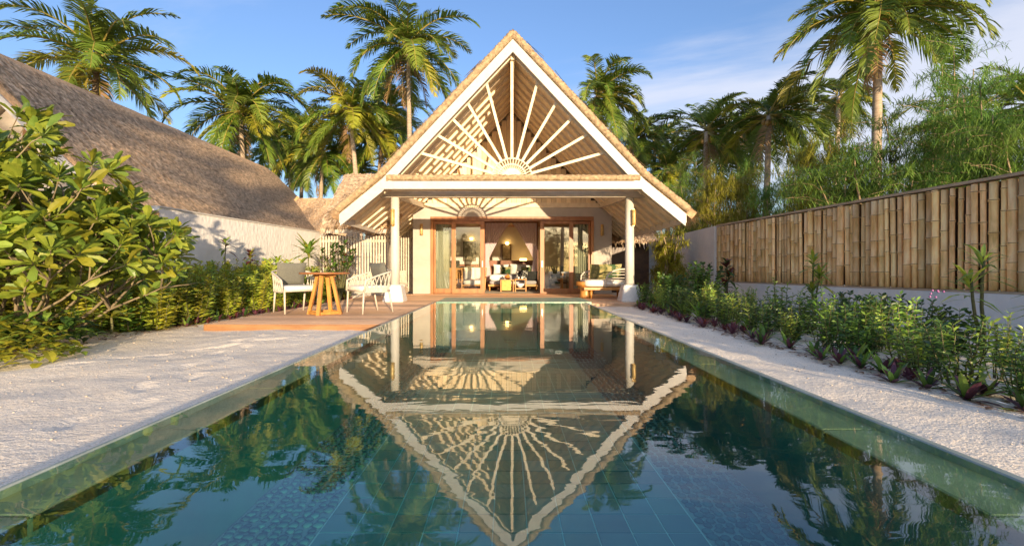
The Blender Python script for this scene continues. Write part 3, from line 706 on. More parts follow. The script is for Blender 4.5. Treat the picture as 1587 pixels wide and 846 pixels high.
pillow('bed_pillow', 'white bed pillow on the left of the headboard', 'pillow', (-.30, 20.25, .95), .68, .46, .2, R(-18), 0, linen_w)
pillow('bed_pillow', 'white bed pillow in the middle of the bed', 'pillow', (.45, 20.22, .96), .68, .48, .2, R(-18), 0, linen_w)
pillow('bed_pillow', 'white bed pillow on the right of the headboard', 'pillow', (.95, 20.30, .93), .5, .44, .2, R(-18), 0, linen_w)
pillow('leaf_cushion', 'left leaf print cushion leaning on the bed pillows', 'cushion', (-.08, 20.02, .90), .44, .34, .14, R(-20), 0, cush_leaf)
pillow('leaf_cushion', 'right leaf print cushion leaning on the bed pillows', 'cushion', (.80, 20.02, .90), .44, .34, .14, R(-20), 0, cush_leaf)
bench = thing('sofa', 'low sofa with pale seat at the foot of the bed', 'sofa', (.2, 17.7, .1))
wpart('seat_frame', lambda m: m.bevbox(-.75, 1.15, 17.45, 18.1, .28, .36, .008), amber_wood, bench)
wpart('seat_cushion', lambda m: m.ball((.2, 17.78, .43), (.93, .32, .08), 20, 6, e=.3), linen_g, bench)
for x in (-.7, 1.1):
    for y in (17.5, 18.05): wpart('leg', lambda m: m.tube([(x, y, .1), (x, y, .28)], .025, 8), amber_wood, bench)
m = MB(); m.ball((0, 0, 0), (.3, .2, .13), 16, 7, e=.6); o = solo('folded_blanket', m, linen_w, 'white folded blanket on the left end of the sofa', 'blanket'); o.location = (-.42, 17.7, .62)
pillow('cushion', 'black and white patterned cushion on the sofa', 'cushion', (.55, 17.82, .70), .5, .42, .14, R(-18), R(4), mat('cushion_pattern', (.01, .01, .01), (.6, .58, .54), 16, rough=.85, lo=.52, hi=.56))
pillow('cushion', 'plain black cushion at the right end of the sofa', 'cushion', (.95, 17.85, .68), .46, .40, .14, R(-18), R(-6), cush_black)
ct = thing('coffee_table', 'small open coffee table with a square yellow lacquered side', 'table', (-.02, 16.85, .1))
wpart('table_top', lambda m: m.bevbox(-.27, .23, 16.6, 17.1, .53, .56, .005), amber_wood, ct)
wpart('side_panel', lambda m: m.bevbox(-.22, .12, 16.62, 16.66, .16, .528, .005), mat('yellow_cane', (.52, .30, .05), (.62, .40, .09), 20, rough=.6), ct)
for x in (-.25, .2):
    for y in (16.64, 17.06): wpart('leg', lambda m: m.bevbox(x - .018, x + .018, y - .018, y + .018, .1, .528, .003), amber_wood, ct)
ct2 = thing('coffee_table', 'low wooden side table carrying white cups before the sofa', 'table', (.48, 16.95, .1))
wpart('table_top', lambda m: m.bevbox(.25, .70, 16.75, 17.15, .55, .58, .005), amber_wood, ct2)
for x in (.28, .67):
    for y in (16.79, 17.11): wpart('leg', lambda m: m.bevbox(x - .018, x + .018, y - .018, y + .018, .1, .548, .003), amber_wood, ct2)
m = MB(); m.lathe([(.05, 0), (.14, .10), (.16, .16), (.15, .16), (.12, .1), (.02, .02)], (0, 0, 0), 16); o = solo('bowl', m, linen_w, 'pale bowl on the floor under the low side table', 'bowl'); o.location = (.46, 16.9, .25)
m = MB(); m.bevbox(.3, .64, 16.8, 17.1, .20, .24, .004); part('shelf', m, amber_wood, ct2)
o['label'] = 'pale bowl on the shelf of the low side table'
fr = thing('fruit_bowl', 'bowl of orange fruit on the yellow sided coffee table', 'bowl', (.0, 16.85, .56))
wpart('dish', lambda m: m.lathe([(.05, 0), (.13, .05), (.14, .055), (.04, .02)], (0, 16.85, .561), 16), dark_wood, fr)
for k in range(6):
    a = k * 1.05; wpart('fruit', lambda m: m.ball((.07 * cos(a) * (k > 0), 16.85 + .07 * sin(a) * (k > 0), .66 + .045 * (k == 0)), .05, 10, 6), fruit_m, fr)
for k, (x, l) in enumerate(((.40, 'left'), (.53, 'right'))):
    m = MB(); m.lathe([(.03, 0), (.045, .07), (.04, .07), (.025, .01)], (0, 0, 0), 12); o = solo('cup', m, linen_w, 'small white cup, the %s of two on the low side table' % l, 'cup'); o.location = (x, 16.92, .581)
ac = thing('armchair', 'wooden lounge armchair with cream cushions behind the left sliding door', 'armchair', (-1.35, 17.3, .1))
wpart('seat_cushion', lambda m: m.ball((-1.3, 17.3, .45), (.38, .33, .09), 16, 6, e=.4), cush_w, ac)
for x in (-1.48, -1.12):
    m = pillow_mb(.4, .5, .16, Matrix.Translation((x, 17.56, .78)) @ Matrix.Rotation(R(18), 4, 'X')); part('back_cushion', m, cush_w, ac)
wpart('frame', lambda m: m.bar((-1.72, 17.0, .1), (-1.72, 17.05, .68), .04).bar((-.9, 17.0, .1), (-.9, 17.05, .68), .04).bar((-1.72, 17.0, .68), (-1.78, 17.75, .62), .05, .03).bar((-.9, 17.0, .68), (-.84, 17.75, .62), .05, .03).bar((-1.72, 17.65, .1), (-1.8, 17.78, 1.0), .04).bar((-.9, 17.65, .1), (-.84, 17.78, 1.0), .04).bar((-1.72, 17.05, .34), (-.9, 17.05, .34), .04).bar((-1.8, 17.8, .98), (-.84, 17.8, .98), .04), amber_wood, ac)
cab = thing('cabinet', 'wooden cabinet with black top against the left wall inside', 'cabinet', (-2.2, 18.6, .1))
wpart('body', lambda m: m.bevbox(-2.95, -1.6, 18.5, 19.1, .1, 1.0, .008), amber_wood, cab)
wpart('top', lambda m: m.bevbox(-3.0, -1.4, 18.45, 19.15, 1.003, 1.06, .006), black_m, cab)
m = MB(); m.bevbox(-.2, .2, -.15, .15, 0, .24, .02); o = solo('coffee_machine', m, black_m, 'small black machine standing on the cabinet', 'appliance'); o.location = (-2.2, 18.8, 1.062)
def picture(X, Y, z, w, h, label):
    t = thing('wall_picture', label, 'picture', (X, Y, z)); 
    wpart('frame', lambda m: m.box(X - w / 2, X - w / 2 + .05, Y - .04, Y, z, z + h).box(X + w / 2 - .05, X + w / 2, Y - .04, Y, z, z + h).box(X - w / 2 + .05, X + w / 2 - .05, Y - .04, Y, z, z + .05).box(X - w / 2 + .05, X + w / 2 - .05, Y - .04, Y, z + h - .05, z + h), dark_wood, t)
    wpart('print', lambda m: m.box(X - w / 2 + .05, X + w / 2 - .05, Y - .02, Y, z + .05, z + h - .05), mat('picture_print', (.16, .13, .09), (.34, .29, .22), 7, rough=.7), t)
picture(-1.85, 21.99, 1.35, .62, .95, 'dark framed picture seen through the left sliding door'); picture(-.06, 21.99, 1.4, .46, .78, 'dark framed picture on the wall above the bed pillows')
m = MB(); m.bevbox(-3.0, .9, 21.93, 21.985, .1, 1.2, .01); solo('wall_panelling', m, red_wood, 'red wood panelling along the lower back wall of the bedroom', 'panelling')
nl = thing('bedside_lamp', 'lit square yellow lamp right of the bed pillows', 'lamp', (.72, 21.3, 1.0))
wpart('shade', lambda m: m.bevbox(.56, .88, 21.2, 21.42, 1.18, 1.46, .01), lamp_glow, nl); wpart('foot', lambda m: m.tube([(.72, 21.31, 1.0), (.72, 21.31, 1.178)], .03, 8), dark_wood, nl)
for X_, z_, l_ in ((-.03, 2.2, 'small lit wall lamp over the picture behind the bed'), (-1.75, 2.42, 'small lit wall lamp over the picture at left')):
    rl_ = thing('picture_lamp', l_, 'lamp', (X_, 21.9, z_)); wpart('shade', lambda m: m.lathe([(.05, -.06), (.09, .0), (.07, .06)], (X_, 21.86, z_), 12), lamp_glow, rl_); wpart('bracket', lambda m: m.bar((X_, 21.9, z_), (X_, 21.995, z_), .03), brass, rl_)
ns = thing('nightstand', 'tall wooden nightstand carrying the lit lamp', 'nightstand', (.72, 21.3, .1)); wpart('body', lambda m: m.bevbox(.45, 1.0, 21.05, 21.6, .1, .97, .008), red_wood, ns); wpart('top', lambda m: m.bevbox(.42, 1.03, 21.02, 21.63, .973, .999, .005), red_wood, ns)
gc = thing('reading_chair', 'dark chair with green seat behind the right sliding door', 'chair', (2.0, 18.2, .1))
wpart('seat', lambda m: m.ball((2.05, 18.2, .45), (.36, .34, .09), 14, 6, e=.5), cush_black, gc)
part('back_cushion', pillow_mb(.6, .55, .18, Matrix.Translation((2.05, 18.5, .82)) @ Matrix.Rotation(R(14), 4, 'X')), cush_gold, gc)
wpart('frame', lambda m: [m.bar((2.05 + sx * .36, 18.2 + sy * .32, .1), (2.05 + sx * .36, 18.2 + sy * .32, .62), .04) for sx in (-1, 1) for sy in (-1, 1)] and m.bar((1.69, 17.86, .62), (1.69, 18.54, .62), .05).bar((2.41, 17.86, .62), (2.41, 18.54, .62), .05), dark_wood, gc)
dk = thing('writing_desk', 'slim pale writing desk behind the right sliding door', 'desk', (2.4, 16.9, .1))
wpart('top', lambda m: m.bevbox(1.95, 2.9, 16.6, 17.15, .80, .84, .005), linen_w, dk)
for x in (2.0, 2.85):
    for y in (16.65, 17.1): wpart('leg', lambda m: m.bar((x, y, .1), (x * .98 + .05, y, .80), .04), amber_wood, dk)
m = MB(); m.bevbox(-1.9, 1.6, 16.2, 18.2, .102, .112, .003); solo('rug', m, rug_m, 'pale woven rug on the bedroom floor', 'rug')
def drape(x0, x1, label):
    m = MB(); vs = []; fs = []; n = 48; X0, X1 = dx_(x0), dx_(x1)
    for z in (.12, 1.3, 2.56):
        for i in range(n + 1): u = i / n; vs.append((X0 + (X1 - X0) * u, YW + .26 + .045 * sin(u * 38) * (1.1 if z < 2 else .8), z))
    for j in range(2):
        for i in range(n): a = j * (n + 1) + i; fs.append((a, a + 1, a + n + 2, a + n + 1))
    m.add(vs, fs, 0, True); solo('drape', m, drape_m, label, 'curtain', 'long drapes at the sliding doors')
drape(673, 695, 'pale green floor length drape behind the leftmost glass'); drape(893, 913, 'pale green floor length drape behind the rightmost glass')

# ================================================================== DECK FURNITURE
tb = thing('deck_table', 'round wooden table with four slanted amber legs on the deck', 'table', (-3.28, 8.15, .1), world=False)
m = MB(); m.lathe([(.40, 0), (.425, .006), (.43, .022), (.42, .032), (.40, .035)], (0, 0, .715), 36); part('table_top', m, orange_wood, tb)
base = [(-.29, 0), (0, -.29), (.29, 0), (0, .29)]
for x, y in base:
    m = MB(); m.bar((x * .98, y * .98, 0), (x * .42, y * .42, .714), .062, .05); part('leg', m, amber_wood, tb)
for i in range(4):
    a, c = Vector((*base[i], .035)), Vector((*base[(i + 1) % 4], .035)); d = (c - a).normalized(); m = MB(); m.bar(a + d * .04, c - d * .04, .04, .05); part('stretcher', m, amber_wood, tb)
m = MB(); m.bevbox(-.2, .2, -.025, .025, .672, .712, .004).bevbox(-.025, .025, -.2, -.027, .672, .712, .004).bevbox(-.025, .025, .027, .2, .672, .712, .004); part('top_cross', m, amber_wood, tb)

def deck_chair(label):
    # faces +X locally; seat 0.46 high, woven rope wrap on back and arms
    t = thing('rope_chair', label, 'chair', (0, 0, 0), 'woven rope chairs at the deck table', world=False)
    for x, y, tx, ty in ((.27, -.27, .25, -.27), (.27, .27, .25, .27), (-.30, -.25, -.22, -.25), (-.30, .25, -.22, .25)):
        m = MB(); m.tube([(x, y, 0), (tx, ty, .42)], [.014, .018], 8); part('leg', m, frame_w, t)
    m = MB(); m.tube([(.25, -.29, .40), (.25, .29, .40), (-.22, .28, .40), (-.27, 0, .40), (-.22, -.28, .40), (.25, -.29, .40)], .017, 8); part('seat_rail', m, frame_w, t)
    m = MB(); m.ball((.02, 0, .445), (.275, .275, .05), 20, 7, e=.4); part('seat_cushion', m, cush_w, t)
    part('back_cushion', pillow_mb(.50, .46, .13, Matrix.Translation((-.20, 0, .69)) @ Matrix.Rotation(R(90), 4, 'Z') @ Matrix.Rotation(R(15), 4, 'X')), cush_g, t)
    # U-shaped shell: path from right arm tip round the back to the left arm tip
    lo, hi = [], []; n = 34
    for i in range(n + 1):
        u = i / n; a = pi * (u - .5) * 1.0
        if u < .28: k = u / .28; p = Vector((.25 - .38 * k, -.30)); 
        elif u > .72: k = (1 - u) / .28; p = Vector((.25 - .38 * k, .30))
        else:
            k = (u - .28) / .44; a = -pi / 2 - pi * k; p = Vector((-.13 + .17 * cos(a) if False else -.13 - .17 * sin(pi * k), -.30 * cos(pi * k)))
        e = abs(u - .5) * 2; top = .585 + .185 * (1 - e ** 1.6)
        lo.append(Vector((p.x, p.y, .39))); hi.append(Vector((p.x * 1.05 - .02, p.y * 1.06, top)))
    m = MB(); m.tube([lo[0] + Vector((.01, 0, 0))] + hi + [lo[-1] + Vector((.01, 0, 0))], .017, 8); fr_ = part('shell_rail', m, frame_w, t)
    m = MB()
    for i in range(0, n - 1, 2):      # crossing rope strands
        for a_, c_ in ((lo[i], hi[i + 2] if i + 2 <= n else hi[n]), (lo[i + 2] if i + 2 <= n else lo[n], hi[i])):
            mid = (a_ + c_) / 2
            m.tube([a_, mid, c_], .0075, 4, cap=False)
    part('rope_weave', m, rope_w, t, kind='stuff')
    m = MB(); vs = []; fs = []
    for i in range(n + 1): vs += [lo[i] + Vector((0, 0, -.02)), lo[i] + Vector((0, 0, .07)) + (hi[i] - lo[i]) * .02]
    for i in range(n): fs.append((2 * i, 2 * i + 2, 2 * i + 3, 2 * i + 1))
    m.add(vs, fs, 0, True); part('rope_band', m, rope_w, t)
    return t
ch = deck_chair('woven rope armchair on the left side of the deck table'); ch.location = (-3.99, 8.55, .1); ch.rotation_euler.z = R(-44); ch.scale = (1.1, 1.1, 1.03)
c2 = copy_tree(ch); c2.location = (-2.60, 8.55, .1); c2.rotation_euler.z = R(180 + 46); c2['label'] = 'woven rope armchair on the right side of the deck table, beside the pool'
# small lounge chair deep on the left porch
lc = thing('lounge_chair', 'low grey lounge chair with beige cushion behind the left porch column', 'lounge chair', (-3.55, 14.6, .1))
wpart('base', lambda m: m.bevbox(-3.85, -3.28, 14.3, 15.0, .16, .34, .01), beam_wood, lc)
wpart('seat_cushion', lambda m: m.ball((-3.56, 14.62, .40), (.27, .32, .07), 14, 6, e=.4), cush_w, lc)
part('back_cushion', pillow_mb(.52, .5, .15, Matrix.Translation((-3.56, 14.9, .66)) @ Matrix.Rotation(R(18), 4, 'X')), rug_m, lc)

# ================================================================== WALLS AND FENCES
def path_wall(name, label, pts, th, z0, z1, mt, cap=None, top_fn=None):
    t = thing(name, label, 'wall', (pts[0][0], pts[0][1], 0))
    m = MB(); n = len(pts); vs = []
    for (x, y) in pts: pass
    L_, R_ = [], []
    for i in range(n):
        a = Vector(pts[max(i - 1, 0)]); b_ = Vector(pts[min(i + 1, n - 1)]); d = (b_ - a).normalized(); nn = Vector((-d.y, d.x)) * th / 2; p = Vector(pts[i])
        L_.append(p + nn); R_.append(p - nn)
    for i in range(n):
        zt = z1[i] if hasattr(z1, '__len__') else z1
        vs += [(L_[i].x, L_[i].y, z0), (R_[i].x, R_[i].y, z0), (R_[i].x, R_[i].y, zt), (L_[i].x, L_[i].y, zt)]
    fs = [(0, 1, 2, 3), (4 * n - 1, 4 * n - 2, 4 * n - 3, 4 * n - 4)]
    for i in range(n - 1):
        for k in range(4): fs.append((4 * i + k, 4 * i + 4 + k, 4 * i + 4 + (k + 1) % 4, 4 * i + (k + 1) % 4))
    m.add(vs, [f[::-1] for f in fs]); part('wall_body', m, mt, t)
    if cap:
        m = MB()
        for i in range(n - 1):
            za = (z1[i] if hasattr(z1, '__len__') else z1) + cap / 2 + .002; zb = (z1[i + 1] if hasattr(z1, '__len__') else z1) + cap / 2 + .002
            m.bar((*pts[i], za), (*pts[i + 1], zb), th + .05, cap)
        part('wall_cap', m, white_paint, t)
    return t
# pole meshes with node rings
def pole_mesh(seed, h=1.5):
    r = random.Random(seed); rad = r.uniform(.037, .054); m = MB(); z = 0; pts = []; rs = []; nodes = []
    nxt = r.uniform(.12, .4)
    z = 0
    bx, by = r.uniform(-.008, .008), r.uniform(-.008, .008)
    while z < h:
        k = rad * (1 - .05 * z) * r.uniform(.98, 1.02)
        e = min(h, nxt)
        pts += [(bx * z, by * z, z), (bx * z, by * z, e - .02)]; rs += [k, k]
        if e < h: pts += [(bx * e, by * e, e - .010), (bx * e, by * e, e + .010)]; rs += [k * 1.2, k * 1.16]; nodes.append((e, k))
        z = e + .02; nxt = e + r.uniform(.24, .46)
        if e >= h: break
    m.tube(pts, rs, 10)
    for e, k in nodes: m.tube([(bx * e, by * e, e - .004), (bx * e, by * e, e + .004)], k * 1.21, 10, 1)
    return m.mesh('bamboo_pole', [bamboo, bamboo_node]), rad
def bamboo_fence(label, p0, p1, zb, zt, inward, seeds, nvar=9):
    t = thing('bamboo_fence', label, 'fence', (p0[0], p0[1], 0)); a, b_ = Vector(p0), Vector(p1); d = (b_ - a).normalized(); L_ = (b_ - a).length; nn = Vector((-d.y, d.x)) * inward
    var = [pole_mesh(seeds + k, zt - zb) for k in range(nvar)]; s = .03; r = random.Random(seeds)
    while s < L_ - .05:
        me, rad = r.choice(var); k = r.uniform(.78, 1.12); rad *= k; s += rad; p = a + d * s + nn * (.09 + r.uniform(-.03, .03))
        inst('bamboo_pole', me, t, (p.x, p.y, zb + .0), (r.uniform(-.008, .008), r.uniform(-.008, .008), r.uniform(0, 6.28)), (k, k, 1)); s += rad + r.uniform(.008, .03)
    m = MB(); q0, q1 = a - nn * .07, b_ - nn * .07; m.bar((q0.x, q0.y, (zb + zt) / 2), (q1.x, q1.y, (zb + zt) / 2), .04, zt - zb - .01); part('backing_board', m, dark_wood, t)
    m = MB(); q0, q1 = a + nn * .05, b_ + nn * .05; m.bar((q0.x, q0.y, zt + .025), (q1.x, q1.y, zt + .025), .17, .04); part('top_cap', m, cap_wood, t)
    m = MB(); m.bar((q0.x, q0.y, zb - .019), (q1.x, q1.y, zb - .019), .22, .03); part('bottom_plate', m, cap_wood, t)
    return t
RF0, RF1 = (8.1, -7.0), (5.80, 12.4)
bamboo_fence('tall fence of upright bamboo poles along the right planting bed', RF0, RF1, .61, 2.08, 1, 100)
path_wall('low_wall', 'low white plaster wall under the right bamboo fence', [(RF0[0] - .06, RF0[1]), (RF1[0] - .06, RF1[1])], .36, -.05, .575, wall_m)
path_wall('boundary_wall', 'white textured wall between the right bamboo fence and the villa', [(5.80, 12.43), (5.86, 14), (5.98, 17.5), (6.05, 22)], .3, -.05, 2.10, wall_m)
LF0, LF1 = (-7.6, -2.0), (-6.95, 8.9)
bamboo_fence('bamboo pole fence behind the large shrub at left', LF0, LF1, .55, 2.0, -1, 300)
path_wall('low_wall', 'low white plaster wall behind the large shrub at left', [(LF0[0] + .06, LF0[1]), (LF1[0] + .06, LF1[1])], .36, -.05, .515, wall_m)
path_wall('boundary_wall', 'long white textured wall below the big thatched roof at left', [(-6.98, 8.93), (-6.86, 10), (-6.55, 12), (-6.12, 15), (-5.98, 17.2)], .3, -.05, [2.12, 2.11, 2.10, 2.10, 2.1], wall_m, cap=.03)

# slatted screens beside the villa
def slat_screen(label, x0, x1, y, z0, z1, pitch, base):
    t = thing('slat_screen', label, 'screen', ((x0 + x1) / 2, y, .0)); q = MB(); q.bevbox(-.026, .026, -.02, .02, 0, z1 - z0, .004); me = q.mesh('slat', beam_wood)
    x = x0
    while x <= x1: inst('slat', me, t, (x, y, z0)); x += pitch
    wpart('rail', lambda m: m.bevbox(x0, x1, y + .022, y + .06, z0 + .1, z0 + .18, .004).bevbox(x0, x1, y + .022, y + .06, z1 - .2, z1 - .12, .004), beam_wood, t)
    if base: wpart('base_wall', lambda m: m.box(x0 - .02, x1 + .02, y - .1, y + .14, -.02, z0 - .002), plaster, t)
slat_screen('upright pale timber slat screen left of the porch', -5.9, -3.72, 14.35, .58, 1.98, .088, True)
slat_screen('dark slat screen deep behind the left porch column', -4.5, -3.25, 17.0, .12, 2.7, .088, False)
ax = thing('annex', 'side wing with grey thatched roof left of the villa porch', 'house', (-5, 16.4, 0))
wpart('fascia', lambda m: m.bevbox(-5.75, -3.7, 14.26, 14.34, 2.06, 2.22, .006), white_paint, ax)
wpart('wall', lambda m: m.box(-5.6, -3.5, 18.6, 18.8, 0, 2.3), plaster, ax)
def slope_roof(parent, e0, e1, r1, r0, th, seed, n):      # eave left, eave right, ridge right, ridge left
    m = MB(); A = [Vector(p) for p in (e0, e1, r1, r0)]; nrm = (A[1] - A[0]).cross(A[3] - A[0]).normalized(); nrm = -nrm if nrm.z < 0 else nrm
    nu, nv = 24, 12; vs = []; fs = []
    for j in range(nv + 1):
        for i in range(nu + 1):
            p = A[0].lerp(A[1], i / nu).lerp(A[3].lerp(A[2], i / nu), j / nv); vs.append(p + nrm * (th + .03 * mnoise.noise(p * 1.5)))
    for j in range(nv):
        for i in range(nu): a = j * (nu + 1) + i; fs.append((a, a + 1, a + nu + 2, a + nu + 1))
    b0 = len(vs); vs += A; K = (nu + 1)
    fs += [(b0, b0 + 3, b0 + 2, b0 + 1), tuple(list(range(nu, -1, -1)) + [b0, b0 + 1]), tuple([j * K for j in range(nv + 1)] + [b0 + 3, b0]), tuple([j * K + nu for j in range(nv, -1, -1)] + [b0 + 1, b0 + 2])]
    m.add(vs, fs, 0, True); o = part('thatched_roof', m, thatch, parent); s = MB(); r = random.Random(seed)
    for k in range(n):
        u, v = r.random(), r.random() ** .9; p = A[0].lerp(A[1], u).lerp(A[3].lerp(A[2], u), v); d = (A[0].lerp(A[1], u) - A[3].lerp(A[2], u)).normalized(); x = (A[1] - A[0]).normalized()
        q = p + nrm * (th + r.uniform(0, .04)); w_ = r.uniform(.008, .02); e = q + d * r.uniform(.2, .45) + x * r.uniform(-.08, .08) + nrm * r.uniform(-.02, .03) - Vector((0, 0, .12 if v < .04 else 0))
        s.add([q - x * w_, q + x * w_, e + x * w_ * .5, e - x * w_ * .5], [(0, 1, 2, 3)])
    part('straw', s, straw, o, kind='stuff'); return o
slope_roof(ax, (-5.78, 14.15, 2.18), (-3.45, 14.15, 2.2), (-3.2, 16.5, 4.25), (-5.86, 16.5, 4.25), .16, 21, 2600)
slope_roof(ax, (-3.2, 18.9, 2.2), (-5.86, 18.9, 2.2), (-5.86, 16.52, 4.25), (-3.2, 16.52, 4.25), .16, 22, 600)
bh = thing('background_house', 'small thatched roof seen between the big roof and the side wing', 'house', (-10, 26, 0))
slope_roof(bh, (-12.2, 22.2, 1.9), (-7.4, 22.2, 1.9), (-8.2, 25, 4.75), (-11.45, 25, 4.75), .15, 23, 1800)
wpart('wall', lambda m: m.box(-11.6, -7.8, 22.9, 26, 0, 1.9), plaster, bh)
m = MB(); m.bar((-11.5, 24.95, 4.93), (-12.25, 22.15, 2.1), .1, .1); part('hip_cap', m, bamboo, bh)
rx = thing('garden_store', 'thatch fringed outbuilding with a wall coloured dark as recess shade behind the right porch column', 'outbuilding', (4.7, 18.2, 0))
wpart('wall', lambda m: m.box(3.75, 5.65, 18.2, 18.35, 0, 2.9), dark_wood, rx)  # dark wall colour stands in for the shade of the recess
slope_roof(rx, (3.7, 17.3, 1.92), (5.75, 17.3, 1.92), (5.75, 18.7, 3.0), (3.7, 18.7, 3.0), .14, 24, 900)
# neighbour villa with the great thatched roof
nv = thing('neighbour_villa', 'neighbouring villa with a great thatched roof sloping down behind the left wall', 'house', (-13.7, 18, 0))
NPROF = [(0, 6.5), (3.0, 3.55), (5.0, 1.72)]; NY0, NY1 = 11.1, 26.0
for sd in (-1, 1):
    thatch_slab(nv, sd, NPROF, -13.7, NY0, NY1, .17, n_straw=26000 if sd > 0 else 1500, seed=31 + sd)
    up = [(-13.7 + sd * x, z - .0) for x, z in NPROF]; dn = [(-13.7 + sd * x, z - .24) for x, z in NPROF]
    m = MB(); m.prismY(up + dn[::-1], NY0 - .06, NY0); part('barge_board', m, white_paint, nv)
    up = [(-13.7 + sd * x, z - .01) for x, z in NPROF]; dn = [(-13.7 + sd * x, z - .06) for x, z in NPROF]
    m = MB(); m.prismY(up + dn[::-1], NY0 + .02, NY1 - .1); part('roof_boarding', m, ceiling_wood, nv)
    for k in range(3):
        q = MB(); q.prismY([(-13.7 + sd * x, z - .062) for x, z in NPROF] + [(-13.7 + sd * x, z - .2) for x, z in NPROF][::-1], NY0 + .5 + k * .5, NY0 + .57 + k * .5); part('rafter', q, amber_wood, nv)
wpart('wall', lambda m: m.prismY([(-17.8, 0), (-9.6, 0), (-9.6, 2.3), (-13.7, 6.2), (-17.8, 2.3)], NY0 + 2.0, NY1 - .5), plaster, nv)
wpart('post', lambda m: m.box(-11.95, -11.8, NY0 + .1, NY0 + .25, 0, 4.55), amber_wood, nv)

# ================================================================== PALMS
def frond_mesh(pitch, seed, mt, L=3.9, wind=0.0, sparse=1.0):
    r = random.Random(seed); m = MB(); n = 15; p = Vector((0, 0, 0)); pts = [p.copy()]; tans = []
    tot = (74 + pitch * .42) * r.uniform(.72, 1.3); 
    if pitch < -20: tot = 38 * r.uniform(.8, 1.2)
    for i in range(n):
        t = (i + .5) / n; a = R(pitch - tot * t ** 1.4); d = Vector((cos(a), sin(i * .25 + seed) * .035, sin(a))).normalized(); p = p + d * L / n; pts.append(p.copy()); tans.append(d)
    tans.append(tans[-1])
    m.tube(pts, [.04 * (1 - i / (n + .6)) + .006 for i in range(n + 1)], 4, 1, cap=False)
    K = int(70 * sparse)
    for k in range(K):
        t = .10 + .90 * (k + r.uniform(-.2, .2)) / K; t = max(.08, min(.995, t)); s = t * n; i = min(n - 1, int(s)); q = pts[i].lerp(pts[i + 1], s - i); T = tans[i]
        up = Vector((0, 0, 1)); lat = T.cross(up); lat = lat.normalized() if lat.length > .05 else Vector((0, 1, 0)); nrm = lat.cross(T).normalized()
        ll = .92 * (sin(pi * min(1, (t * .86 + .16))) ** .65) * r.uniform(.85, 1.1) + .08
        fw = .45 + .75 * t
        for sd in (-1, 1):
            if r.random() < .05 or mnoise.noise((t * 7, sd * 3, seed * .37)) > .42: continue
            d = (lat * sd + T * fw * r.uniform(.8, 1.2) + nrm * r.uniform(.15, .45) + Vector((wind, 0, 0))).normalized()
            g = r.uniform(.35, .75) * (1.1 if pitch < 10 else .8)
            mid = q + d * ll * .5 - up * ll * .06 * g; tip = q + d * ll * .86 - up * ll * .52 * g + T * .05
            w_ = T * .027 + nrm * r.uniform(-.016, .016)
            m.add([q - w_, q + w_, mid + w_ * 1.25, mid - w_ * 1.25, tip], [(0, 1, 2, 3), (3, 2, 4)], 0)
    return m.mesh('frond', [mt, rachis_m])
FR = {}
BK = (78, 58, 36, 14, -10, -38, -64)
for pt in BK:
    FR[pt] = [frond_mesh(pt, 11 * pt + s + 500, frond_g) for s in range(3)] + [frond_mesh(pt, 7 * pt + s + 900, frond_y) for s in range(2)]
DRY = [frond_mesh(-70, 77, frond_b, sparse=.6), frond_mesh(-55, 78, frond_b, sparse=.6)]
NUT = MB().ball((0, 0, 0), (.13, .13, .16), 8, 5).mesh('coconut', coco_m)
def palm(label, x, y, Y, rpx, n=26, lean=(0, 0), seed=0, wind=None, yellow=.3, trunk_r=.15, dry=1):
    r = random.Random(seed); C = PX(x, y, Y) if x is not None else None
    base = Vector((C.x - lean[0], C.y - lean[1], 0)); t = thing('palm_tree', label, 'palm tree', base, 'coconut palms round the villa')
    pts = []; rs = []; nseg = 26
    for i in range(nseg + 1):
        u = i / nseg; p = base.lerp(C, u); k = u * u if False else u ** 1.5; p = Vector((base.x + (C.x - base.x) * k, base.y + (C.y - base.y) * k, C.z * u + .0))
        pts.append(p); rs.append(trunk_r * (1.35 - .55 * u if u > .08 else 1.75 - 4 * u) * (1.0 + .05 * (i % 2)))
    m = MB(); m.tube(pts, rs, 9); part('trunk', m, trunk_m, t)
    sc = rpx * Y / F / 3.45; n = int(n * 1.35)
    for i in range(n):
        u = (i + .5) / n; az = i * 2.39996 + r.uniform(-.25, .25); pt = 84 - 128 * u ** .85 + r.uniform(-9, 9)
        b_ = min(BK, key=lambda q: abs(q - pt)); 
        if wind is not None:
            da = (az - wind + pi) % (2 * pi) - pi; az = wind + da * .62
        isy = r.random() < yellow * (.12 + (.35 if wind is not None else 1.0) * u)
        me = FR[b_][r.choice((3, 4)) if isy else r.choice((0, 1, 2))]; s = sc * r.uniform(.8, 1.22) * (.8 if u < .08 else 1)
        inst('frond', me, t, C + Vector((cos(az), sin(az), 0)) * .08 + Vector((0, 0, .25 - .35 * u)), (r.uniform(-.15, .15), r.uniform(-.06, .06), az), s)
    for k in range(dry):
        az = r.uniform(0, 6.28); inst('dry_frond', r.choice(DRY), t, C + Vector((0, 0, -.25)), (0, 0, az), sc * .8)
    for k in range(7): az = r.uniform(0, 6.28); inst('coconut', NUT, t, C + Vector((cos(az) * .26, sin(az) * .26, -.28 - r.uniform(0, .25))), (0, 0, 0), r.uniform(.8, 1.1))
    return t
palm('coconut palm rising behind the great left roof near the photo edge', 152, 95, 24, 118, 24, (.8, 0), 1, yellow=.4)
palm('bushy coconut palm behind the far end of the great left roof', 372, 172, 30, 96, 28, (-.5, 0), 2, yellow=.45)
palm('leaning coconut palm with yellow lower fronds left of the tallest palm', 542, 172, 30, 84, 26, (-.8, 0), 3, yellow=.7)
palm('tallest slender coconut palm just left of the gable', 632, 72, 28, 100, 24, (-.2, 0), 4, yellow=.28, trunk_r=.14, dry=3)
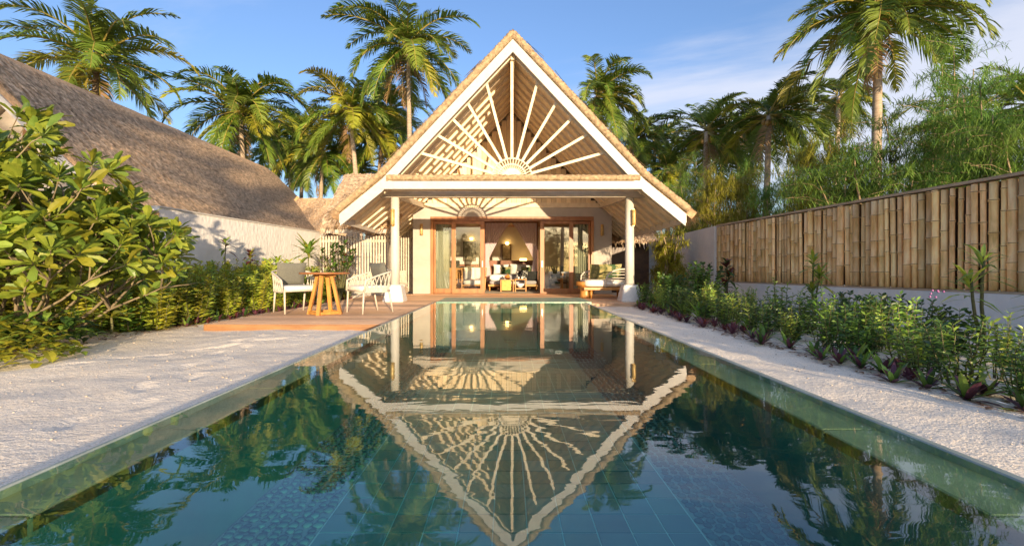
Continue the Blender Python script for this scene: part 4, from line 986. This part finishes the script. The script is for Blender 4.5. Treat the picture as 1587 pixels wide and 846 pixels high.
palm('low dark coconut palm in the gap behind the small roof', 500, 238, 34, 74, 24, (.3, 0), 5, yellow=.25)
palm('coconut palm with a curved trunk half hidden beside the gable slope', 592, 212, 34, 72, 24, (.6, 0), 6, yellow=.5)
palm('small dark palm low down behind the side wing', 560, 262, 37, 62, 20, (.3, 0), 16, yellow=.15)
palm('small palm low between the great roof and the trees', 452, 250, 38, 64, 20, (.3, 0), 17, yellow=.2)
palm('windblown coconut palm leaning over the right roof slope', 924, 150, 27, 82, 24, (-.3, 0), 7, wind=0.0, yellow=.12, dry=0)
palm('short coconut palm just below the windblown palm', 982, 218, 32, 62, 24, (0, 0), 8, wind=.2, yellow=.2)
palm('spreading coconut palm behind the right wall at middle distance', 1095, 205, 28, 88, 26, (.3, 0), 9, wind=.5, yellow=.25)
palm('coconut palm with yellow skirt and pale trunk over the bamboo fence start', 1192, 180, 24, 90, 28, (.2, 0), 10, wind=.3, yellow=.4)
palm('large coconut palm cut by the top edge at upper right', 1362, 18, 18, 132, 28, (.15, 0), 11, yellow=.25, trunk_r=.16, dry=2)
palm('drooping palm at the right edge above the bamboo fence', 1600, 165, 15, 100, 24, (0, 0), 12, yellow=.35)
palm('low palm filling the gap under the right trees', 1035, 265, 30, 58, 22, (0, 0), 13, yellow=.3)
for x_, y_, Y_, r_, l_ in ((470, 205, 40, 62, 'distant palm crown between the roof end and the leaning palm'), (425, 215, 38, 70, 'distant green palm crown over the end of the great roof'), (605, 170, 37, 66, 'distant palm crown behind the trunk of the tallest palm'), (1015, 222, 36, 62, 'distant palm crown right of the windblown palm'), (1148, 200, 33, 70, 'distant palm crown between the spreading palm and the yellow skirted palm'), (1300, 150, 30, 66, 'distant palm crown left of the large upper right palm'), (1500, 190, 24, 84, 'shaded palm crown among the feathery trees at right')):
    palm(l_, x_, y_, Y_, r_, 20, (.3, 0), int(x_), yellow=.12, wind=(.4 if x_ > 900 else None))
# palms behind the camera: they stripe the great roof with shade and show in the door glass
for k, (X, Y, Z) in enumerate(((5.2, -45, 12.2), (9.3, -46, 11.2), (12.5, -70, 12.0), (-9, -26, 7))):
    C = (X, Y, Z)
    xx = CX + X * F / Y; yy = CY - (Z - H) * F / Y
    palm('coconut palm on the beach side of the pool', xx, yy, Y, -3.0 * F / Y, 13, (.3, 0), 40 + k, yellow=.2)

# ================================================================== FEATHERY TREES BEHIND THE FENCE
def feather_mesh(seed, mt, n_br, spread, height, droop=.6, nl=.23):
    r = random.Random(seed); m = MB(); wood = MB()
    for k in range(5):
        a = r.uniform(0, 6.28); top = Vector((cos(a) * spread * r.uniform(.1, .5), sin(a) * spread * r.uniform(.1, .5), height * r.uniform(.75, 1)))
        cur = [Vector((cos(a) * .1, sin(a) * .1, 0)).lerp(top, i / 6) + Vector((sin(i * 1.7 + k) * .05, cos(i * 1.3 + k) * .05, 0)) for i in range(7)]
        wood.tube(cur, [.06 * (1 - i / 7.5) for i in range(7)], 5)
        for b_ in range(n_br // 5):
            u = r.uniform(.12, 1.0) ** .8; i = min(5, int(u * 6)); p = cur[i].lerp(cur[i + 1], u * 6 - i); az = r.uniform(0, 6.28)
            L = spread * r.uniform(.35, .8) * (1.15 - .55 * u); d = Vector((cos(az), sin(az), r.uniform(.1, .9))); q = p.copy(); seg = 7; step = L / seg; tw = [q.copy()]
            for s in range(seg):
                q = q + d.normalized() * step; d.z -= droop * .22; tw.append(q.copy())
            wood.tube(tw[::3], .005, 3, cap=False)
            for s in range(1, seg + 1):
                for c in range(10):
                    o = tw[s].lerp(tw[s - 1], r.random()); a2 = r.uniform(0, 6.28); e = o + Vector((cos(a2) * .45, sin(a2) * .45, -r.uniform(-.55, .75))).normalized() * nl * r.uniform(.6, 1.3)
                    w_ = Vector((sin(a2), -cos(a2), 0)) * .0095; mid = o.lerp(e, .5) + Vector((0, 0, .03))
                    m.add([o - w_ * .5, o + w_ * .5, mid + w_, mid - w_, e], [(0, 1, 2, 3), (3, 2, 4)])
    return m.mesh('foliage', mt), wood.mesh('stem', bark)
FT = [feather_mesh(1, leaf_w, 175, 2.7, 5.2, nl=.27), feather_mesh(2, leaf_w, 165, 2.5, 4.2, nl=.27), feather_mesh(3, leaf_wy, 150, 2.3, 3.8, nl=.26), feather_mesh(4, leaf_w, 115, 2.4, 6.4, droop=.5, nl=.27)]
def feather_tree(label, x, y, Y, v, sc, name='feathery_tree'):
    P = PX(x, y, Y); t = thing(name, label, 'tree', (P.x, Y, 0), 'feathery trees beyond the right fence', world=False)
    hgt = (5.2, 4.2, 3.8, 6.4)[v]; zs = P.z / hgt
    for nm, me in zip(('crown', 'trunk'), FT[v]): o = inst(nm, me, t, (0, 0, 0), (0, 0, (x * 7.3) % 6.28), (sc, sc, zs))
    return t
feather_tree('tall airy feathery tree standing right of the large palm trunk', 1462, 62, 13, 3, 1.0)
feather_tree('dense feathery tree under the large upper right palm', 1405, 168, 12.2, 0, 1.05)
feather_tree('yellow green feathery bush left of the large palm trunk', 1285, 212, 13.5, 2, 1.05)
feather_tree('dark feathery bush above the middle of the bamboo fence', 1335, 222, 11.3, 1, .95)
feather_tree('green feathery bush above the right end of the bamboo fence', 1530, 130, 10.5, 0, .85)
feather_tree('feathery bush at the photo edge over the bamboo fence', 1600, 150, 9.6, 1, .8)
feather_tree('thin feathery bush between two palm trunks on the right', 1240, 245, 15, 1, .9)
feather_tree('yellow feathery bush behind the start of the white wall', 1150, 268, 17, 2, .9)
feather_tree('green feathery bush beside the villa roof edge', 1082, 268, 19, 1, .8)
feather_tree('yellow drooping bush behind the thatch eave at right', 1105, 268, 16.5, 2, .8)
feather_tree('tall dark feathery tree far behind the right wall', 1060, 250, 24, 0, 1.0)
feather_tree('dark feathery tree behind the yellow skirted palm', 1145, 262, 25, 0, 1.0)
feather_tree('broad dark feathery tree beyond the fence corner', 1238, 240, 21, 0, 1.1)
feather_tree('feathery tree far behind the tall airy one', 1480, 195, 17, 0, 1.2)

for k, (X_, Y_, s_) in enumerate(((-14, -105, 2.2), (-4, -112, 2.6), (6, -108, 2.3), (15, -112, 2.6), (25, -110, 2.2), (1, -102, 1.9), (11, -100, 2.0))):  # trees added out of view to block the glow reflected in the glass
    t = thing('glow_screen_tree', 'broad tree added on the beach side, blocking the sunset glow in the door glass', 'tree', (X_, Y_, 0), 'trees added behind the viewpoint against the reflected glow', world=False)
    for nm, me in zip(('crown', 'trunk'), FT[k % 3]): inst(nm, me, t, (0, 0, 0), (0, 0, k), (s_ * 1.6, s_ * 1.6, s_))
# ================================================================== PLANTING
def leaf_geo(mb, p, d, L, wd, up=Vector((0, 0, 1)), bend=.25, mi=0, fold=.12, shape='lance'):
    """a folded leaf of eight faces from p along d"""
    d = d.normalized(); up0 = Vector((0, 0, 1)); lat = d.cross(up); lat = lat.normalized() if lat.length > 1e-3 else Vector((1, 0, 0)); nrm = lat.cross(d).normalized()
    prof = {'lance': ((.0, .12), (.3, .9), (.62, .8), (1, 0)), 'spat': ((0, .10), (.35, .5), (.74, 1.0), (1, .42)), 'strap': ((0, .7), (.4, 1), (.75, .75), (1, 0)), 'oval': ((0, .1), (.25, .85), (.6, 1.0), (1, .06))}[shape]
    vs = []
    for t, w in prof:
        c = p + d * L * t - up0 * bend * L * t * t; ww = wd / 2 * w
        vs += [c - lat * ww + nrm * fold * ww, c, c + lat * ww + nrm * fold * ww]
    fs = []
    for i in range(len(prof) - 1): fs += [(3 * i, 3 * i + 1, 3 * i + 4, 3 * i + 3), (3 * i + 1, 3 * i + 2, 3 * i + 5, 3 * i + 4)]
    mb.add(vs, fs, mi, False)
def shrub_mesh(seed, h, spread, n_stem, leaf_l, leaf_w_, mats, gap=.045, shape='lance', upright=.75, bare=.25):
    r = random.Random(seed); st = MB(); lf = MB()
    for k in range(n_stem):
        a = r.uniform(0, 6.28); rr = spread * sqrt(r.random()); hh = h * r.uniform(.65, 1.05)
        b0 = Vector((cos(a) * rr * .4, sin(a) * rr * .4, 0)); tp = Vector((cos(a) * rr, sin(a) * rr, hh)); pts = [b0.lerp(tp, i / 5) + Vector((r.uniform(-.02, .02), r.uniform(-.02, .02), 0)) for i in range(6)]
        st.tube(pts, [.008 * (1.2 - i / 6) for i in range(6)], 4, cap=False); mi = r.choice(range(len(mats)))
        z = bare; ph = r.uniform(0, 6)
        while z < 1.0:
            i = min(4, int(z * 5)); p = pts[i].lerp(pts[i + 1], z * 5 - i)
            for s in (0, 1):
                az = ph + s * pi + r.uniform(-.3, .3); el = r.uniform(.1, upright) + (.5 if z > .9 else 0)
                leaf_geo(lf, p, Vector((cos(az), sin(az), el * 1.2)), leaf_l * r.uniform(.6, 1.15) * (1 - .25 * z), leaf_w_ * r.uniform(.8, 1.1), up=Vector((r.gauss(0, .9), r.gauss(0, .9), 1)), bend=r.uniform(.1, .4), mi=mi, shape=shape)
            ph += 1.57 + r.uniform(-.3, .3); z += gap * r.uniform(.8, 1.2) / max(.2, hh) 
    return st.mesh('stem', stem_m), lf.mesh('foliage', mats)
def rosette_mesh(seed, n, L, wd, mats, shape='strap', lo=.2, hi=2.2, bend=.35, z=0):
    r = random.Random(seed); lf = MB()
    for i in range(n):
        u = i / n; az = i * 2.4 + r.uniform(-.2, .2); el = lo + (hi - lo) * u * r.uniform(.8, 1.1)
        leaf_geo(lf, Vector((0, 0, z)), Vector((cos(az), sin(az), el)), L * r.uniform(.7, 1.1), wd, bend=bend * r.uniform(.5, 1.3), mi=r.randrange(len(mats)), shape=shape)
    return lf.mesh('foliage', mats)
def plant(name, label, cat, meshes, loc, rz, sc, group=None):
    t = link(name, None); t.location = loc; t.rotation_euler.z = rz; t.scale = sc if hasattr(sc, '__len__') else (sc, sc, sc); ORG[t] = Vector(); tag(t, label, cat, group)
    for nm, me in meshes:
        if me is not None: link(nm, me, t)
    return t
SH = [shrub_mesh(s, (.78, .62, .9, .7)[s], .30, (13, 16, 10, 12)[s], (.13, .15, .12, .17)[s], (.036, .046, .034, .03)[s], ([leaf_b, leaf_d, leaf_b], [leaf_b, leaf_d, leaf_d], [leaf_b, leaf_b, leaf_a], [leaf_b, leaf_b, leaf_d])[s], bare=(.12, .08, .22, .12)[s], gap=.043) for s in range(4)]         # bed shrubs
SL = [shrub_mesh(20 + s, 1.05, .40, 26, .16, .040, [leaf_a, leaf_a, leaf_y] if s % 2 else [leaf_a, leaf_y, leaf_b], bare=.0, gap=.038) for s in range(4)]
SBIG = [shrub_mesh(40 + s, 1.0, .5, 26, .15, .06, [leaf_d, leaf_b], shape='oval', bare=.1) for s in range(2)]
ST = [rosette_mesh(s, 18, .62, .05, [leaf_a, leaf_b], bend=.45, lo=.5, hi=2.6) for s in range(3)]
SP = [rosette_mesh(10 + s, 16, .20, .032, [leaf_p, leaf_r, leaf_p], lo=.3, hi=2.4, bend=.2) for s in range(3)]
SGP = [rosette_mesh(15 + s, 14, .24, .04, [leaf_b, leaf_p, leaf_d], lo=.3, hi=2.4, bend=.25) for s in range(2)]
rp = random.Random(55)
def fence_x(y): return RF0[0] + (RF1[0] - RF0[0]) * (y - RF0[1]) / (RF1[1] - RF0[1]) - .35
GS = 'leafy shrubs in the right planting bed'; GP = 'purple edging plants along the right bed'; GT = 'strap leaved clumps in the right bed'
y = 2.3
while y < 11.6:      # three loose rows of shrubs
    for row, off in enumerate((.42, .95, 1.5)):
        x = 3.0 + off + rp.uniform(-.16, .16); yy = y + rp.uniform(-.18, .18)
        if x > fence_x(yy) - .1 or (row == 2 and rp.random() < .35): continue
        st, lf = rp.choice(SH); s = rp.uniform(.58, .98) * (.78 if row == 0 else .85)
        plant('leafy_shrub', ('leafy shrub in the front row of the right bed, ', 'leafy shrub in the middle row of the right bed, ', 'leafy shrub against the low white wall, ')[row] + ('at the photo edge', 'below the fence middle', 'below the far fence end', 'near the villa')[min(3, max(0, int((yy - 3.0) / 2.1)))], 'shrub', (('stem', st), ('foliage', lf)), (x, yy, SZ), rp.uniform(0, 6.28), s, GS)
    y += .34
y = 2.3
while y < 11:
    yy = y + rp.uniform(-.1, .1); x = 3.02 + rp.uniform(-.1, .14) + (.1 if yy < 3 else 0)
    me = rp.choice(SP) if rp.random() < (.8 if yy > 5.5 else .1) else rp.choice(SGP)
    plant('edging_plant', 'small purple leaved edging plant at the sand side of the right bed', 'plant', (('foliage', me),), (x, yy, SZ), rp.uniform(0, 6.28), rp.uniform(.7, 1.25), GP); 
    if rp.random() < (.6 if yy > 5 else .25): plant('edging_plant', 'small purple leaved edging plant at the sand side of the right bed', 'plant', (('foliage', rp.choice(SP + SGP)),), (x + .22, yy + .1, SZ), rp.uniform(0, 6.28), rp.uniform(.8, 1.3), GP)
    y += .24
for x, yy, s in ((3.35, 7.9, 1.0), (3.3, 8.5, .9), (3.45, 7.2, .95), (4.6, 5.0, .9), (3.5, 3.0, .8), (4.9, 3.9, 1.0), (3.55, 9.3, .9), (3.9, 2.5, .9), (4.2, 3.3, 1.1), (3.7, 4.1, .9), (4.4, 2.7, 1.1), (3.5, 5.6, .85), (4.1, 6.2, 1.0), (4.7, 6.6, 1.0), (3.45, 6.5, .9), (5.1, 3.2, 1.1)):
    plant('strap_leaf_clump', 'light green strap leaved clump among the right bed shrubs', 'plant', (('foliage', rp.choice(ST)),), (x, yy, SZ), rp.uniform(0, 6), s, GT)
for x, yy, s in ((4.35, 10.2, .95), (3.75, 10.6, .75)): 
    st, lf = SBIG[0]; plant('broad_shrub', 'dark rounded shrub at the fence end of the right bed' if x > 4 else 'dark rounded shrub beside the right column plinth', 'shrub', (('stem', st), ('foliage', lf)), (x, yy, SZ), x, (s * .95, s * .95, s * 1.05))
def cane(name, label, loc, h, n, L, wd, mats, heads=1, seed=0, shape='lance', group=None):
    r = random.Random(seed); t = thing(name, label, 'plant', loc, group, world=False)
    for k in range(heads):
        hh = h * (1 - .22 * k) ; a = r.uniform(0, 6.28); tip = Vector((cos(a) * .12 * k, sin(a) * .12 * k, hh)); m = MB(); m.tube([Vector((0, 0, 0)).lerp(tip, i / 4) + Vector((sin(i * 2) * .015, 0, 0)) for i in range(5)], [.018 * (1.1 - i * .12) for i in range(5)], 6); part('stem', m, stem_m, t)
        lf = MB()
        for i in range(n):
            u = i / n; az = i * 2.4; leaf_geo(lf, tip - Vector((0, 0, .22 * (1 - u))), Vector((cos(az), sin(az), -.1 + 1.9 * u)), L * r.uniform(.75, 1.1), wd, bend=r.uniform(.2, .6), mi=r.randrange(len(mats)), shape=shape)
        part('foliage', lf, mats, t)
    return t
cane('cordyline', 'taller leafy cane standing above the bed in front of the fence middle', (4.9, 7.3, SZ), 1.05, 22, .34, .055, [leaf_b, leaf_a], 3, 1)
cane('cordyline', 'tall narrow leaved cane rising before the right end of the fence', (4.75, 4.55, SZ), 1.0, 20, .36, .04, [leaf_a, leaf_b], 2, 2)
cane('cordyline', 'broad leaved green cane low at the right photo edge', (4.7, 3.9, SZ), .78, 22, .34, .05, [leaf_b, leaf_a], 2, 3)
cane('dark_cordyline', 'dark leaved cane plant where the fence meets the white wall', (5.1, 10.6, SZ), 1.05, 26, .30, .075, [leaf_d, leaf_r, leaf_d], 3, 4, 'oval')
# thin stemmed pale climber and the bamboo clump at the right of the villa
FB = feather_mesh(9, leaf_wy, 50, .75, 1.9, droop=.5, nl=.2)
t = thing('bamboo_clump', 'yellow green bamboo clump between the right column and the white wall', 'bamboo', (4.55, 12.6, 0), world=False); inst('foliage', FB[0], t, (0, 0, 0)); inst('culms', FB[1], t, (0, 0, 0))
c = copy_tree(t); c.location = (5.0, 14.2, 0); c.scale = (1.1, 1.1, 1.25); c['label'] = 'taller yellow green bamboo clump against the white wall under the eave'
for k, (x, yy) in enumerate(((3.75, 11.3), (4.1, 11.6), (3.9, 12.0))): plant('strap_leaf_clump', 'dark strap leaved clump beside the right porch column', 'plant', (('foliage', rosette_mesh(80 + k, 22, .75, .05, [leaf_d, leaf_b], bend=.45, lo=.4, hi=2.4)),), (x, yy, SZ), k * 2, 1.0, 'dark strap clumps by the right column')
# mauve flowers
m = MB()
for k in range(7): m.ball((4.15 + rp.uniform(-.06, .06), 4.4 + rp.uniform(-.06, .06), .66 + rp.uniform(-.04, .03)), .011, 5, 3)
solo('flower_cluster', m, mat('mauve_petal', (.30, .09, .26), (.42, .16, .38), 8, rough=.6), 'tiny mauve flower cluster over the right bed shrubs', 'flowers')

# ---- left bed
GL = 'narrow leaved hedge shrubs in the left bed'
y = 6.3
while y < 13.6:
    k = (y - 6.3) / 7.3; xe = -5.15 + .35 * k
    for off in (0.0, .5, 1.0, 1.45):
        st, lf = rp.choice(SL); x = xe - .12 - off + rp.uniform(-.15, .15); yy = y + rp.uniform(-.18, .18)
        plant('hedge_shrub', 'narrow leaved hedge shrub in the %s of the left bed, %s' % ('front row' if off == 0 else 'second row' if off == .5 else 'back', ('by the large shrub', 'near the deck corner', 'behind the chairs', 'by the slat screen')[min(3, max(0, int((yy - 6.2) / 1.85)))]), 'shrub', (('stem', st), ('foliage', lf)), (x, yy, SZ), rp.uniform(0, 6.28), (rp.uniform(.8, 1.1), rp.uniform(.8, 1.1), rp.uniform(.55, 1.05) * (.8 if off == 0 else 1.0)), GL)
    y += .46
lm = MB(); rl = random.Random(4)
for k in range(1800):
    yy = rl.uniform(4, 13.5) if k < 1000 else rl.uniform(2.4, 11); left = k < 1000
    x = (-5.0 + .3 * (yy - 6.3) / 7 - abs(rl.gauss(0, .32)) + .12) if left else 3.0 + abs(rl.gauss(0, .5)) - .1
    a = rl.uniform(0, 6.28); leaf_geo(lm, Vector((x, yy, sand_h(x, yy) + .008)), Vector((cos(a), sin(a), rl.uniform(0, .5))), rl.uniform(.04, .11), rl.uniform(.015, .035), bend=.2, shape='oval')
solo('leaf_litter', lm, litter_m, kind='stuff')
for k in range(26):
    yy = 7.0 + k * .25; me = rp.choice(SP) if k % 3 else rp.choice(SGP); plant('edging_plant', 'small red leaved edging plant along the left deck border', 'plant', (('foliage', me),), (-4.93 + .012 * k + rp.uniform(-.08, .06), yy, SZ), rp.uniform(0, 6), rp.uniform(.7, 1.2), 'red edging plants along the left bed')
cane('cordyline', 'tall single cane with a leaf tuft before the left white wall', PX(349, 420, 10).to_2d().to_tuple() + (SZ,), 1.52, 13, .34, .075, [leaf_b, leaf_r, leaf_b], 1, 11)
cane('red_cordyline', 'red and green leaved cane before the left white wall', PX(388, 420, 10.4).to_2d().to_tuple() + (SZ,), 1.28, 26, .24, .075, [leaf_r, leaf_y, leaf_r], 1, 12, 'oval')
cane('dracaena', 'large yellow green dracaena head behind the left chair', PX(478, 420, 11.6).to_2d().to_tuple() + (SZ,), 1.42, 44, .62, .07, [leaf_a, leaf_y, leaf_b], 1, 13, 'strap')
cane('dracaena', 'small dracaena tuft left of the large dracaena', PX(430, 420, 11.2).to_2d().to_tuple() + (SZ,), 1.12, 26, .36, .05, [leaf_a, leaf_b], 2, 14, 'strap')
cr_ = thing('croton', 'dark red leaved croton bush before the slat screen', 'shrub', PX(527, 420, 12.4).to_2d().to_tuple() + (SZ,), world=False); rr = random.Random(9); st = MB(); lf = MB()
for k in range(26):
    a = rr.uniform(0, 6.28); q = .5 * sqrt(rr.random()); tp = Vector((cos(a) * q, sin(a) * q, rr.uniform(.8, 1.75))); st.tube([(0, 0, 0), tp * .5 + Vector((0, 0, .1)), tp], [.016, .012, .007], 5, cap=False)
    for i in range(22):
        az = i * 2.4; leaf_geo(lf, tp - Vector((0, 0, .2 * (1 - i / 22))), Vector((cos(az), sin(az), -.2 + 1.6 * i / 22)), rr.uniform(.12, .22), .065, bend=.3, mi=rr.choice((0, 0, 1, 2)), shape='oval')
part('stem', st, stem_m, cr_); part('foliage', lf, [leaf_d, leaf_r, leaf_b], cr_)

cb = MB()
for k in range(650):      # coral crumbs and dry bits on the sand
    left = k < 400
    x, yy = (rl.uniform(-4.9, -1.6), rl.uniform(2.2, 7.5)) if left else (rl.uniform(1.55, 3.1), rl.uniform(1.6, 9))
    if left and yy > 6.5 and x > -4.5: continue
    q = rl.uniform(.003, .008); cb.ball((x, yy, sand_h(x, yy) + q * .3), (q * rl.uniform(.8, 1.8), q, q * .6), 5, 3)
solo('coral_bits', cb, mat('coral_crumb', (.30, .24, .17), (.62, .53, .42), 2, rough=.9), kind='stuff')
# ---- the large spatulate leaved shrub at left
big = thing('beach_shrub', 'large sea lettuce shrub with whorled glossy leaves at the left edge', 'shrub', (-5.55, 5.3, SZ))
rb = random.Random(21); LV = []
for k in range(9):
    q = MB(); leaf_geo(q, Vector((0, 0, 0)), Vector((1, 0, 0)), .175 + .035 * (k % 3), .076 + .012 * (k % 2), bend=.05 + .17 * (k % 3), fold=.25, shape='spat'); LV.append(q.mesh('leaf', (leaf_a, leaf_a, leaf_b)[k // 3] if k != 5 else leaf_y))
tips = []; wood = MB()
def grow(p, d, L, rad, lvl):
    pts = [p]; dd = d.copy()
    for i in range(4): dd = (dd + Vector((rb.uniform(-.25, .25), rb.uniform(-.25, .25), rb.uniform(-.05, .22)))).normalized(); p = p + dd * L / 4; pts.append(p)
    wood.tube(pts, [rad * (1 - .12 * i) for i in range(5)], 6 if rad > .015 else 4, cap=False)
    if lvl == 0: tips.append((p, dd)); return
    if lvl == 1: tips.append((pts[3], (dd + Vector((rb.uniform(-.8, .8), rb.uniform(-.8, .8), .2))).normalized()))
    for k in range(4):
        q = Vector((rb.uniform(-1, 1), rb.uniform(-1, 1), rb.uniform(-.35, .55))); grow(p, (dd * .9 + q * .9).normalized(), L * rb.uniform(.62, .82), rad * .62, lvl - 1)
B0 = Vector((-5.75, 5.2, .0))
for d, L in (((-.15, -.2, 1), 1.2), ((-.3, .1, 1.1), 1.3), ((.35, .1, 1), 1.0), ((.75, .25, .75), .9), ((-.5, .2, .9), .95), ((.1, -.5, .9), .85), ((.95, .6, .55), .95), ((-.2, .5, 1), 1.05), ((.55, -.3, .6), .85), ((-.1, .1, 1.2), 1.1), ((.6, .5, .9), 1.0), ((.9, -.1, .35), .8), ((.3, -.7, .45), .75), ((-.35, -.6, .5), .8), ((.8, .5, .3), .9)):
    grow(B0 + Vector((rb.uniform(-.25, .25), rb.uniform(-.2, .2), 0)), Vector(d).normalized(), L, .026, 2)
# keep the crown inside the outline seen in the photograph
def keep(p):
    sx = CX + p.x * F / p.y; sy = CY - (p.z - H) * F / p.y
    return sx < 300 and sy > 165 + max(0, sx - 35) * .55 and sy < 500
items = []
for p, d in tips:
    n = rb.randint(11, 15); a = d.orthogonal().normalized(); c_ = d.cross(a)
    for i in range(n):
        u = i / n; az = i * 2.4 + rb.uniform(-.2, .2); dr = (a * cos(az) + c_ * sin(az)) * (1.0 - .55 * u) + d * (.15 + 1.0 * u); pos = p - d * .07 * (1 - u)
        rot = dr.to_track_quat('X', 'Z') @ Euler((rb.gauss(0, .75), 0, 0)).to_quaternion(); items.append((p, pos, rot, rb.uniform(.6, 1.25), rb.choice(LV)))
part('branch', wood, mat('shrub_bark', (.13, .10, .06), (.24, .19, .11), 6, (1, 1, .4), rough=.85, bump=.6), big)
items = [it for it in items if keep(it[0])]
items.sort(key=lambda it: it[1].y); rest = MB(); vb = {me: ([v.co.copy() for v in me.vertices], [tuple(p.vertices) for p in me.polygons], me.materials[0]) for me in LV}
for i, (p0, pos, rot, s, me) in enumerate(items):
    if i < 295:
        o = inst('leaf', me, big, pos); o.rotation_mode = 'QUATERNION'; o.rotation_quaternion = rot; o.scale = (s, s, s)
    else:
        co, fs, mt = vb[me]; rest.add([pos + rot @ (v * s) for v in co], fs, (leaf_a, leaf_b, leaf_y).index(mt))
part('leaf_mass', rest, [leaf_a, leaf_b, leaf_y], big, kind='stuff')
print('shrub tips', len(tips), 'leaves', len(items))
# star shaped seedling, dark broad plant and yellow vine heap in front
def star(label, loc, n, L, wd, mats, seed, name='seedling'):
    t = thing(name, label, 'plant', loc, world=False); r = random.Random(seed); m = MB(); m.tube([(0, 0, 0), (.01, 0, .1), (0, 0, .2)], [.016, .014, .012], 6); part('stem', m, stem_m, t)
    for i in range(n):
        q = MB(); az = i * 2.4; leaf_geo(q, Vector((0, 0, .2)), Vector((cos(az), sin(az), .05 + .9 * i / n)), L * r.uniform(.8, 1.1), wd, bend=.25, fold=.25, shape='spat'); part('leaf', q, mats[i % len(mats)], t)
star('bright star shaped seedling on the sand before the left bed', (-4.75, 5.45, .12), 9, .27, .085, [leaf_a, leaf_y], 3)
vh = thing('vine_heap', 'low heap of yellow green vine at the left photo edge', 'vine', (-4.75, 4.15, SZ), world=False); r = random.Random(8); lf = MB()
for k in range(420):
    a = r.uniform(0, 6.28); q = .62 * sqrt(r.random()); z = max(.02, .42 * (1 - (q / .66) ** 2) * r.uniform(.35, 1.1)); az = r.uniform(0, 6.28)
    leaf_geo(lf, Vector((cos(a) * q, sin(a) * q * 1.1, z)), Vector((cos(az), sin(az), r.uniform(-.3, .6))), r.uniform(.08, .15), r.uniform(.05, .09), bend=.3, fold=.3, mi=r.choice((0, 0, 1, 2)), shape='oval')
part('foliage', lf, [leaf_y, leaf_a, leaf_b], vh)
for k, (x, yy, s) in enumerate(((-5.05, 4.95, 1.0), (-5.5, 4.6, 1.1))):
    r = random.Random(60 + k); t = thing('broad_leaf_plant', ('dark glossy broad leaved plant behind the yellow vine heap', 'dark broad leaved plant at the photo edge under the large shrub')[k], 'plant', (x, yy, SZ), world=False); lf = MB()
    for i in range(150):
        a = r.uniform(0, 6.28); q = .42 * sqrt(r.random()); az = r.uniform(0, 6.28); leaf_geo(lf, Vector((cos(a) * q, sin(a) * q, .5 * (1 - (q / .5) ** 2) * r.uniform(.2, 1.1) + .03)), Vector((cos(az), sin(az), r.uniform(-.2, .8))), r.uniform(.13, .22), r.uniform(.06, .09), bend=.4, fold=.3, mi=r.choice((0, 0, 1)), shape='oval')
    part('foliage', lf, [leaf_d, leaf_b], t)
